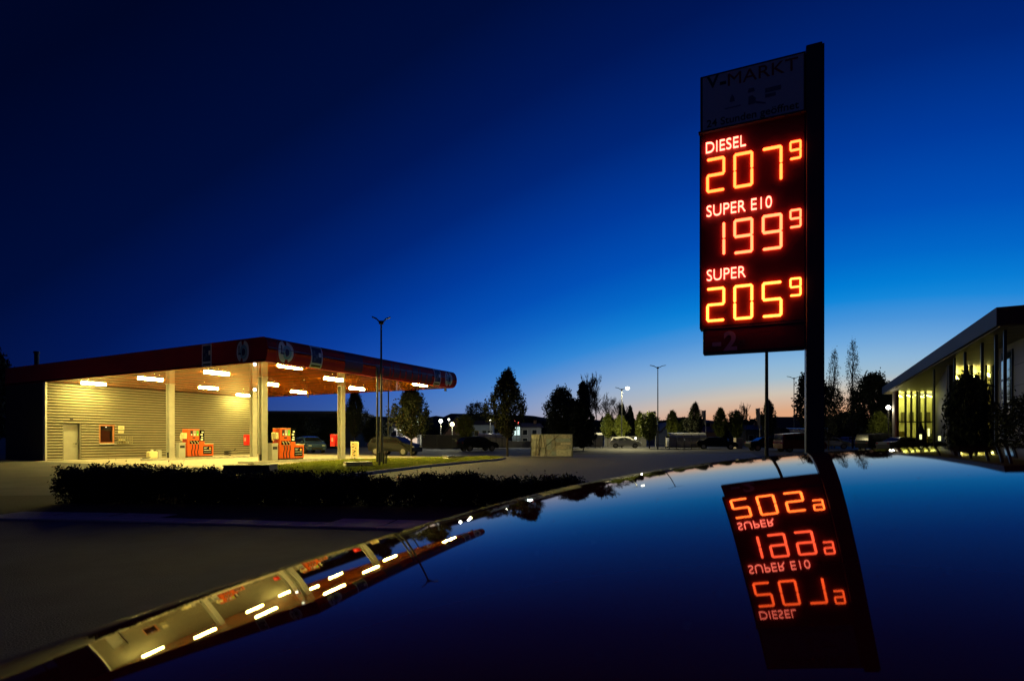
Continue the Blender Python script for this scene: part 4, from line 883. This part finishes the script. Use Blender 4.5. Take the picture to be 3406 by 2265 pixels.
p_dark = mat('paint_dark', (.010, .011, .014), .45, spec=.15); p_blue = mat('paint_blue', (.05, .09, .17), .2, coat=.6); p_white = mat('paint_white', (.6, .6, .62), .25, coat=.5); p_silver = mat('paint_silver', (.28, .29, .31), .25, .6, coat=.5); p_red = mat('paint_red', (.14, .015, .015), .2, coat=.6)
def g2(x, yb): Y = HC*F/(yb-YH); return (gx(x, Y), Y, .006)
parked_car('hatch', p_blue, g2(1030, 1506), -.9, 'pale blue hatchback parked behind the orange pump by the lawn'); parked_car('hatch', p_dark, g2(1315, 1514), -.35, 'dark estate car parked behind the twin poles on the lawn')
parked_car('hatch', p_dark, g2(1590, 1500), .5, 'dark hatchback parked before the first trolley shelter'); parked_car('hatch', p_white, g2(2080, 1490), -.15, 'white-bonneted car on the lit patch of the car park')
parked_car('sedan', p_dark, g2(2385, 1494), -.3, 'dark saloon parked right of the glass trolley shelter'); parked_car('sedan', p_dark, g2(2560, 1499), -.05, 'black saloon with bright windscreen under the price sign'); parked_car('hatch', p_dark, g2(2615, 1489), -.2, 'dark hatchback behind the black saloon')
parked_car('van', p_red, g2(2660, 1503), .05, 'dark reddish van parked just left of the sign post'); parked_car('hatch', p_silver, g2(2768, 1492), -.5, 'grey hatchback nose visible right of the sign post'); parked_car('hatch', p_white, g2(2815, 1480), math.pi/2, 'white hatchback seen from behind near the dark trees')
parked_car('van', p_dark, g2(2930, 1501), .15, 'dark estate car parked before the supermarket hall'); parked_car('sedan', p_silver, g2(3010, 1505), .1, 'grey saloon parked beside the supermarket hall railings')

# ------------------------------------------------------------------ trolley shelters, board, bollard box
shg = mat('shelter_glass', (.5, .47, .44), .3, var=.35, vscale=1.5, alpha=.8); shf = mat('shelter_frame', (.10, .10, .10), .5); shr = mat('shelter_roof', (.5, .5, .52), .35, var=.2, vscale=1.)
def shelter(x0, x1, ytop, ybase, label, bays=5, rot=0.):
    Y = HC*F/(ybase-YH); W = (x1-x0)/F*Y; H = zat(ytop, Y); r = thing('trolley_shelter', label, 'shelter', (gx(x0, Y), Y, .006), rot, 'trolley shelters in the car park'); D = 1.7
    for k in range(bays+1):
        x = W*k/bays; MB().box(x-.035, x+.035, -.035, .035, 0, H*.72).build('post', shf, r)
        if k < bays:
            MB().box(x+.05, x+W/bays-.05, -.012, .012, .25, H*.70).build('glass_panel', shg, r)
            o = MB(); q = [(-.15, H*.72), (-.05, H*.86), (.25, H*.97), (.8, H)]; i = []
            for yy, zz in q: o.v += [(x+.03, yy, zz), (x+W/bays-.03, yy, zz), (x+.03, yy+.02, zz+.03), (x+W/bays-.03, yy+.02, zz+.03)]
            for a in range(3):
                b = a*4; o.f += [(b, b+1, b+5, b+4), (b+2, b+6, b+7, b+3), (b, b+4, b+6, b+2), (b+1, b+3, b+7, b+5)]
            o.f += [(0, 2, 3, 1), (12, 13, 15, 14)]; o.build('roof_panel', shr, r)
    MB().box(0, W, -.06, .06, H*.70, H*.735).build('front_rail', shf, r); MB().box(0, W, D-.03, D+.03, .1, .9).build('back_rail', shf, r)
    for x in (.05, W-.05): MB().box(x-.012, x+.012, .1, D, .25, H*.7).build('end_panel', shg, r); MB().box(x-.03, x+.03, D-.03, D+.03, 0, H*.72).build('back_post', shf, r)
    for k in range(4): MB().box(.5+k*W*.2, .5+k*W*.2+.5, .3, 1.3, .45, .95).build('trolley', mat('trolley_wire', (.2, .2, .2), .4, .6), r)
    return r
shelter(2226, 2350, 1440, 1493, 'glass-walled trolley shelter with five bays beside the tall lamp'); shelter(1905, 2005, 1440, 1491, 'trolley shelter partly hidden behind the poster-covered board', 4); shelter(1590, 1690, 1442, 1492, 'trolley shelter beyond the pointed upright tree', 5); shelter(2625, 2765, 1424, 1492, 'tall trolley shelter partly hidden by the price sign post', 4)
# big board covered with weathered posters
Yb = HC*F/(1520-YH); b = thing('poster_board', 'large weathered board covered with pale torn posters on the driveway edge', 'board', (gx(1767, Yb), Yb, 0), -.2); W = (1903-1767)/F*Yb; H = zat(1444, Yb)
stone = mat('board_face', (.42, .43, .45), .8, var=.55, vscale=2.4, bump=.4, bscale=8, var2=(.72, .73, .75)); MB().box(0, W, 0, .06, .06, H).build('panel', stone, b)
for x in (-.04, W): MB().box(x, x+.04, -.02, .1, 0, H+.03).build('post', shf, b)
random.seed(19)
for k, (xa, xb, ya, yb) in enumerate([(0, .2, .78, .98), (.56, .95, .82, .95), (.58, .98, .66, .8), (.56, .7, .5, .64), (.72, .97, .52, .63), (.55, .93, .34, .48), (.5, .6, .05, .22), (.03, .2, .05, .22), (.62, .98, .03, .3), (.22, .36, .4, .95), (.38, .5, .3, .8)]):
    MB().box(W*xa, W*xb, -.008-.001*k, -.002-.001*k, .06+(H-.06)*ya, .06+(H-.06)*yb).build('torn_poster', mat('poster_%d' % (k % 4), [(.72, .7, .68), (.6, .57, .55), (.42, .5, .58), (.4, .38, .36)][k % 4], .8, var=.3, vscale=6), b)
for k in range(7): xa = random.uniform(.05, .6); MB().tube([(W*xa, -.03, .1), (W*(xa+random.uniform(-.1, .25)), -.035, H*.5), (W*(xa+random.uniform(-.1, .35)), -.03, H*.97)], .012, 4).build('creeper_stem', bark, b)
p_ = gp(2455, 1492); r = thing('bollard_box', 'pale square service box between the parked saloons', 'box', (p_.x, p_.y, 0)); h = zat(1456, p_.y); w = 22/F*p_.y
MB().box(-w/2, w/2, -w/2, w/2, 0, h-.06).build('case', mat('box_stone', (.4, .33, .27), .8, var=.2), r, bevel=.02); MB().box(-w/2-.03, w/2+.03, -w/2-.03, w/2+.03, h-.06, h).build('cap', kerbm, r)
r = thing('parasol', 'tall folded dark parasol before the lit supermarket hall', 'parasol', (gx(3063, 46), 46, 0)); MB().tube([(0, 0, 0), (0, 0, 2.6)], .035, 8).build('pole', dark, r); MB().tube([(0, 0, .6), (0, 0, 1.2), (0, 0, 2.0), (0, 0, 2.7)], [.34, .4, .24, .04], 10).build('canopy', mat('parasol_cloth', (.015, .015, .02), .9), r)
for k in range(9):
    x = 3000+k*26; Y = 44-k*1.5; r = thing('planter_shrub', 'dark shrub, %s from the hall corner in the row before the supermarket glass' % ORD[k], 'shrub', (gx(x, Y), Y, 0), k, 'shrubs before the supermarket'); sm, fm = SHR[k % 3]; r.scale = (.9, 1.2, 1.15); link('stems', sm, bark, r); link('foliage', fm, hedgem, r)

# ------------------------------------------------------------------ houses behind the car park
def house(x0, x1, yeave, yridge, Y, label, wall, roof, gable=False, wins=(), D=7., door=False, lit=()):
    r = thing('house', label, 'house', (gx(x0, Y), Y, 0)); W = (x1-x0)/F*Y; he = zat(yeave, Y); hr = zat(yridge, Y)
    MB().box(0, W, 0, D, 0, he).build('wall', wall, r)
    if gable:
        m = MB(); m.xprism([(-.02, he+.01), (W/2, hr-.12), (W+.02, he+.01)], .01, D-.01); m.build('gable', wall, r)
        m = MB(); m.v = [(-.3, -.3, he-.1), (W/2, -.3, hr), (W+.3, -.3, he-.1), (-.3, D+.3, he-.1), (W/2, D+.3, hr), (W+.3, D+.3, he-.1), (-.3, -.3, he+.05), (W/2, -.3, hr+.15), (W+.3, -.3, he+.05), (-.3, D+.3, he+.05), (W/2, D+.3, hr+.15), (W+.3, D+.3, he+.05)]
        m.f = [(0, 1, 4, 3), (1, 2, 5, 4), (6, 9, 10, 7), (7, 10, 11, 8), (0, 6, 7, 1), (1, 7, 8, 2), (3, 4, 10, 9), (4, 5, 11, 10), (0, 3, 9, 6), (2, 8, 11, 5)]; o = m.build('roof', roof, r)
    else:
        m = MB(); m.v = [(-.4, -.4, he-.05), (W+.4, -.4, he-.05), (W+.1, D/2, hr), (-.1, D/2, hr), (-.4, D+.4, he-.05), (W+.4, D+.4, he-.05)]; m.f = [(0, 1, 2, 3), (3, 2, 5, 4), (0, 3, 4), (1, 5, 2), (0, 4, 5, 1)]; o = m.build('roof', roof, r)
    MB().box(W*.7, W*.7+.5, D*.4, D*.4+.5, hr-.6, hr+.5).build('chimney', mat('chimney', (.12, .07, .05), .8), o)
    for k, (fx, fz, w_, h_) in enumerate(wins):
        f = MB().box(W*fx, W*fx+w_, -.05, -.005, he*fz, he*fz+h_).build('window', mat('win_frame', (.3, .3, .3), .6), r); MB().box(W*fx+.08, W*fx+w_-.08, -.07, -.051, he*fz+.08, he*fz+h_-.08).build('pane', emis('lit_window', (1., .85, .5), 2.5) if k in lit else glass_d, f)
    if door: MB().box(W*.5, W*.5+1., -.06, -.005, 0, 2.).build('door', mat('house_door', (.06, .04, .03), .6), r)
    return r
hw = mat('house_white', (.15, .15, .165), .8, var=.1); hb = mat('house_blue', (.26, .29, .36), .8, var=.1); hr_ = mat('house_brick', (.20, .11, .09), .8, var=.2); rt = mat('roof_tile', (.06, .045, .045), .8, var=.2); rtp = mat('roof_pale', (.15, .15, .165), .7, var=.15)
WN = [(.12, .25, .9, 1.1), (.45, .25, .9, 1.1), (.75, .25, .9, 1.1)]
house(1262, 1338, 1436, 1405, 78, 'pale-roofed low house behind the twin poles on the lawn', hw, rtp, wins=WN)
house(1478, 1560, 1446, 1386, 88, 'brick gable house behind the largest yellow lamp', hr_, rt, True, [(.2, .3, .8, 1.), (.6, .3, .8, 1.)])
house(1566, 1640, 1412, 1396, 90, 'pale blue flat-fronted house beside the pointed tree', hb, rt, wins=[(.15, .45, .8, 1.), (.5, .45, .8, 1.), (.75, .45, .8, 1.), (.15, .1, .8, 1.), (.5, .1, .8, 1.)], door=True)
house(1722, 1800, 1420, 1405, 92, 'grey house right of the glowing white sign panel', hw, rt, wins=[(.2, .55, .9, 1.), (.6, .55, .9, 1.), (.2, .1, .9, 1.), (.6, .1, .9, 1.)])
house(2192, 2262, 1440, 1406, 100, 'grey gable house behind the tall unlit lamp', hb, rtp, True, [(.3, .3, .8, 1.)]); house(2348, 2400, 1436, 1416, 96, 'reddish-roofed house right of the trolley shelter', hr_, mat('roof_red', (.12, .05, .045), .8, var=.2), wins=[(.2, .2, .9, 1.)])
house(2600, 2700, 1425, 1384, 110, 'dark broad house behind the sign post', mat('house_dark', (.08, .08, .085), .9), rt, wins=WN); house(2480, 2560, 1428, 1412, 92, 'low dark house behind the grey flag', MATS['house_dark'], rt, wins=WN)
# low boundary walls
for x0, x1, yt, Y, lab in ((1404, 1552, 1447, 70, 'low white boundary wall with wheelie bins behind the driveway'), (2010, 2150, 1452, 84, 'low pale wall behind the lit car park patch'), (1640, 1780, 1468, 76, 'low grey wall behind the poster-covered board')):
    r = thing('boundary_wall', lab, 'wall', (gx(x0, Y), Y, 0)); W = (x1-x0)/F*Y; n = max(3, int(W/2.0)); h = zat(yt, Y)
    for k in range(n): MB().box(W*k/n+.01, W*(k+1)/n-.01, 0, .2, 0, h).build('wall_panel', hw, r)
    MB().box(-.03, W+.03, -.03, .23, h+.002, h+.05).build('coping', kerbm, r)
# small lit filling-shop front under the broad tree
Ys = 74; r = thing('lit_shop', 'small brightly lit white kiosk shop behind the broad tree', 'shop', (gx(1318, Ys), Ys, 0)); W = 74/F*Ys; h = zat(1432, Ys)
MB().box(0, W, 1.5, 4.5, 0, h).build('wall', hw, r); MB().box(-.2, W+.2, -.4, 4.7, h, h+.3).build('roof', mat('shop_roof', (.5, .5, .52), .5), r)
for k in range(4): MB().box(W*k/3.2, W*k/3.2+.14, .0, .14, 0, h).build('pillar', hw, r)
MB().box(.3, W-.3, 1.42, 1.49, .5, 1.5).build('shop_window', emis('shop_glow', (1., .75, .55), .8), r)
for fx, z, ww, hh, nm in ((.32, 1.15, .9, .5, 'lit_panel'), (.6, 1.5, .45, 1.0, 'lit_panel'), (.52, 2.0, .35, .4, 'lit_panel'), (.9, .8, .35, 1.9, 'lit_panel')): MB().box(W*fx, W*fx+ww, -.1, -.05, z+h-1.2+.35, z+hh+h-1.2+.35).build(nm, emis('shop_sign', (.85, 1., .8), 1.8), r)
plight('shop_light', r, (W*.5, -.8, h-.3), 350, (1., .95, .8), .2)
for x, y, wl_ in ((1512, 1447, 'taller'), (1523, 1455, 'lower')):
    p = at(x, y, 69.5); r = thing('wheelie_bin', '%s pale wheelie bin at the low white boundary wall' % wl_, 'bin', (p.x, p.y, 0), 0, 'bins at the low wall'); hh_ = 1.15 if wl_ == 'taller' else .9; MB().box(-.28, .28, -.3, .3, .1, hh_).build('body', hw, r, bevel=.04); MB().box(-.3, .3, -.34, .34, hh_+.002, hh_+.08).build('lid', p_silver, r, bevel=.02)
# pharmacy-style red letter sign and glowing white panel
Yn = 80; r = thing('neon_sign', 'small glowing red emblem sign on a pole beside the pointed tree', 'sign', (gx(1719, Yn), Yn, 0)); z = zat(1402, Yn); MB().cyl((0, .15, 0), .06, z+.4, 8).build('pole', dark, r); MB().box(-.45, .45, .02, .1, z-.5, z+.5).build('box', dark, r)
rg = emis('neon_red', (1., .16, .12), 3.5); MB().box(-.3, -.16, -.03, .0, z-.35, z+.3).build('stroke', rg, r); MB().box(-.3, .25, -.03, .0, z+.18, z+.34).build('stroke', rg, r); MB().box(.15, .3, -.03, .0, z-.35, z+.3).build('stroke', rg, r); MB().box(-.12, .12, -.03, 0., z-.08, z+.06).build('stroke', emis('neon_pink', (1., .6, .55), 3.), r)
r = thing('light_panel', 'glowing bluish white panel on the house beside the pointed tree', 'sign', (gx(1717, 84), 84, 0)); z = zat(1432, 84); MB().box(-.55, .55, 0, .12, z-.7, z+.6).build('panel', emis('panel_glow', (.75, 1., .95), 1.1), r); MB().box(-.62, .62, .121, .2, 0, z+.65).build('frame', dark, r); plight('panel_light', r, (0, -.6, z), 300, (.75, 1., .95), .4)
# long dark hall behind the pumps
Yh = 75; r = thing('warehouse', 'long low dark hall with flat roof behind the pumps', 'building', (gx(640, Yh), Yh, 0), .06); W = (1165-640)/F*Yh; h = zat(1366, Yh)
whm = mat('hall_dark', (.03, .032, .036), .8, var=.2); MB().box(0, W, 0, 14, 0, h-.3).build('wall', whm, r); MB().box(-.3, W+.3, -.4, 14.3, h-.3, h).build('roof', mat('hall_roof', (.12, .13, .15), .6), r)
for k in range(5): MB().box(W*(.1+k*.18), W*(.1+k*.18)+2.2, -.05, -.005, .2, 3.).build('gate', mat('hall_gate', (.05, .05, .055), .6), r)

# ------------------------------------------------------------------ the car the picture is taken over
PH = R(52); ca, sa = math.cos(PH), math.sin(PH)
RC = {(0,0):-.09, (0,1):.08586, (1,0):.14313, (0,2):-.12187, (1,1):.08081, (2,0):-.13937, (0,3):.01706, (1,2):-.00378, (2,1):.00548, (3,0):.00018}
def roof_z(s, l):
    x = s*ca-l*sa; y = s*sa+l*ca; return HC+sum(c*x**i*y**j for (i, j), c in RC.items())
own = thing('foreground_car', 'dark maroon car with mirror-like roof filling the foreground', 'car', (0, 0, 0), PH)
paint = bpy.data.materials.new('car_paint'); paint.use_nodes = True; b_ = paint.node_tree.nodes['Principled BSDF']
b_.inputs['Base Color'].default_value = (.014, .0012, .0014, 1); b_.inputs['Metallic'].default_value = 0.; b_.inputs['Roughness'].default_value = .6; b_.inputs['Specular IOR Level'].default_value = 0.
b_.inputs['Coat Weight'].default_value = 1.; b_.inputs['Coat Roughness'].default_value = .012; b_.inputs['Coat IOR'].default_value = 1.22
pt = paint.node_tree; tco = pt.nodes.new('ShaderNodeTexCoord')
n1 = pt.nodes.new('ShaderNodeTexNoise'); n1.inputs['Scale'].default_value = 7.; n1.inputs['Detail'].default_value = 1.; pt.links.new(tco.outputs['Object'], n1.inputs['Vector'])
bm1 = pt.nodes.new('ShaderNodeBump'); bm1.inputs['Strength'].default_value = .10; bm1.inputs['Distance'].default_value = .0012; pt.links.new(n1.outputs['Fac'], bm1.inputs['Height']); pt.links.new(bm1.outputs[0], b_.inputs['Coat Normal'])
v1 = pt.nodes.new('ShaderNodeTexVoronoi'); v1.inputs['Scale'].default_value = 55.; v1.inputs['Randomness'].default_value = 1.; pt.links.new(tco.outputs['Object'], v1.inputs['Vector'])     # sparse dust and dried drops
r1 = pt.nodes.new('ShaderNodeValToRGB'); r1.color_ramp.elements[0].position = .035; r1.color_ramp.elements[0].color = (.16, .15, .14, 1); r1.color_ramp.elements[1].position = .06; r1.color_ramp.elements[1].color = (.15, .006, .008, 1)
pt.links.new(v1.outputs['Distance'], r1.inputs[0]); pt.links.new(r1.outputs[0], b_.inputs['Base Color'])
n2 = pt.nodes.new('ShaderNodeTexNoise'); n2.inputs['Scale'].default_value = 4.; n2.inputs['Detail'].default_value = 7.; pt.links.new(tco.outputs['Object'], n2.inputs['Vector'])
m2_ = pt.nodes.new('ShaderNodeMapRange'); m2_.inputs['From Min'].default_value = .35; m2_.inputs['From Max'].default_value = .75; m2_.inputs['To Min'].default_value = .004; m2_.inputs['To Max'].default_value = .028; pt.links.new(n2.outputs['Fac'], m2_.inputs['Value']); pt.links.new(m2_.outputs[0], b_.inputs['Coat Roughness'])
S0, S1, LA, LB = -.62, 1.85, -.72, .505
def grid(name, f, ns, nl, m, par, thick=0.):
    mb = MB()
    for i in range(ns+1):
        for j in range(nl+1): mb.v.append(f(i/ns, j/nl))
    for i in range(ns):
        for j in range(nl): a = i*(nl+1)+j; mb.f.append((a, a+nl+1, a+nl+2, a+1))
    return mb.build(name, m, par, smooth=True)
def roof_f(a, b):
    s = S0+(S1-S0)*a; l = LA+(LB-LA)*b; z = roof_z(s, l)
    for e, sg_ in ((LB-.035, 1), (LA+.035, -1)):
        d = max(0, (l-e)*sg_); z -= 3.2*d*d
    return (s, l, z)
grid('roof', roof_f, 130, 90, paint, own)
mould = mat('roof_moulding', (.01, .01, .01), .35)
for side in (1, -1):
    L0 = LB if side > 0 else LA
    def edge(k): s = S0+(S1-S0)*k; return roof_f(k, 1. if side > 0 else 0.)
    m = MB(); n = 60
    rings = []
    for k in range(n+1):
        s, l, z = edge(k/n); rings.append([(s, l-.004*side, z-.012), (s, l+.004*side, z-.004), (s, l+.018*side, z-.004), (s, l+.022*side, z-.014)])
    m.loft(rings); m.build('roof_moulding', mould, own)
    rings = []
    for k in range(n+1):
        s, l, z = edge(k/n); q = []
        for t in range(7): a = t/6*math.pi/2; q.append((s, l+side*(.022+.10*math.sin(a)*.75), z-.008-.085*(1-math.cos(a))))
        q += [(s, l+side*.06, z-.1), (s, l+side*.02, z-.02)]
        rings.append(q)
    m = MB(); m.loft(rings); m.build('side_frame', paint, own, smooth=True)
LM = (LA+LB)/2
def belt(s, side): return LM+side*(.80-.05*max(0, abs(s-.3)-1.2)**2)
ZB = .93
def topedge(s, side): k = (s-S0)/(S1-S0); p = roof_f(min(1, max(0, k)), 1. if side > 0 else 0.); return Vector((s, p[1]+side*.085, p[2]-.095))
gl = mat('own_glass', (.01, .012, .014), .03, spec=.8)
for side in (1, -1):
    bs_ = [-1.05, -.98, .38, .44, 1.32, 1.4, 1.95, 2.0]; ts_ = [-.62, -.55, .38, .44, 1.3, 1.36, 1.72, 1.85]
    for k in range(7):
        a0, a1 = bs_[k], bs_[k+1]; t0, t1 = ts_[k], ts_[k+1]; nm, mm = (('side_window', gl) if k in (1, 3, 5) else ('pillar', paint))
        m = MB(); m.v = [(a0, belt(a0, side), ZB), (a1, belt(a1, side), ZB), tuple(topedge(t1, side)), tuple(topedge(t0, side))]; m.f = [(0, 1, 2, 3)]; o = m.build(nm, mm, own); sd_ = o.modifiers.new('thick', 'SOLIDIFY'); sd_.thickness = .02
# windscreen and rear window
def rowpts(z, s, half, bow, n=10): return [(s-bow*(1-(2*j/n-1)**2), LM+half*(2*j/n-1), z) for j in range(n+1)]
top = [(S0-.005, LA+(LB-LA)*j/10, roof_f(0, j/10)[2]-.006) for j in range(11)]
m = MB(); m.loft([top, rowpts(ZB-.02, -1.5, .70, .12)], closed=False); m.build('windscreen', gl, own, smooth=True)
top = [(S1+.005, LA+(LB-LA)*j/10, roof_f(1, j/10)[2]-.006) for j in range(11)]
m = MB(); m.loft([top, rowpts(ZB, 2.22, .66, -.08)], closed=False); m.build('rear_window', gl, own, smooth=True)
# lower body as a loft of cross-sections
rings = []
for s, hw_, zt_, zb_ in [(-2.42, .50, .62, .34), (-2.36, .72, .72, .24), (-2.15, .82, .80, .2), (-1.75, .87, .87, .2), (-1.45, .885, .92, .2), (-.6, .895, .945, .2), (.5, .90, .95, .2), (1.4, .895, .95, .2), (1.95, .87, .945, .22), (2.2, .80, .92, .26), (2.30, .62, .80, .34)]:
    q = [(s, LM-hw_*.9, zb_), (s, LM-hw_, zb_+.12), (s, LM-hw_, zb_+(zt_-zb_)*.6), (s, LM-hw_*.955, zt_-.05), (s, LM-hw_*.88, zt_), (s, LM, zt_+.012), (s, LM+hw_*.88, zt_), (s, LM+hw_*.955, zt_-.05), (s, LM+hw_, zb_+(zt_-zb_)*.6), (s, LM+hw_, zb_+.12), (s, LM+hw_*.9, zb_)]; rings.append(q)
m = MB(); m.loft(rings); m.build('body', paint, own, smooth=True)
for side in (1, -1):
    for a, b_1 in ((-.95, .40), (.42, 1.36)):
        d = MB().box(a+.01, b_1-.01, LM+side*.885, LM+side*.912, .34, .86).build('door', paint, own, bevel=.012); MB().box(b_1-.28, b_1-.1, LM+side*.915, LM+side*.935, .76, .79).build('handle', mould, d)
    mi = MB().box(-.98, -.80, LM+side*.93, LM+side*1.10, .94, 1.06).build('mirror', paint, own, bevel=.03); MB().box(-.8, -.795, LM+side*.95, LM+side*1.08, .955, 1.045).build('mirror_glass', gl, mi)
    MB().box(-2.38, -2.2, LM+side*.6-.15, LM+side*.6+.15, .58, .70).build('headlight', mat('headlight', (.55, .58, .6), .15), own, bevel=.02); MB().box(2.16, 2.30, LM+side*.6-.13, LM+side*.6+.13, .66, .82).build('tail_light', mat('tail_light', (.25, .01, .01), .2), own, bevel=.02)
    for x in (-1.5, 1.25): wheel(own, x, LM+side*.81, .32, .2)
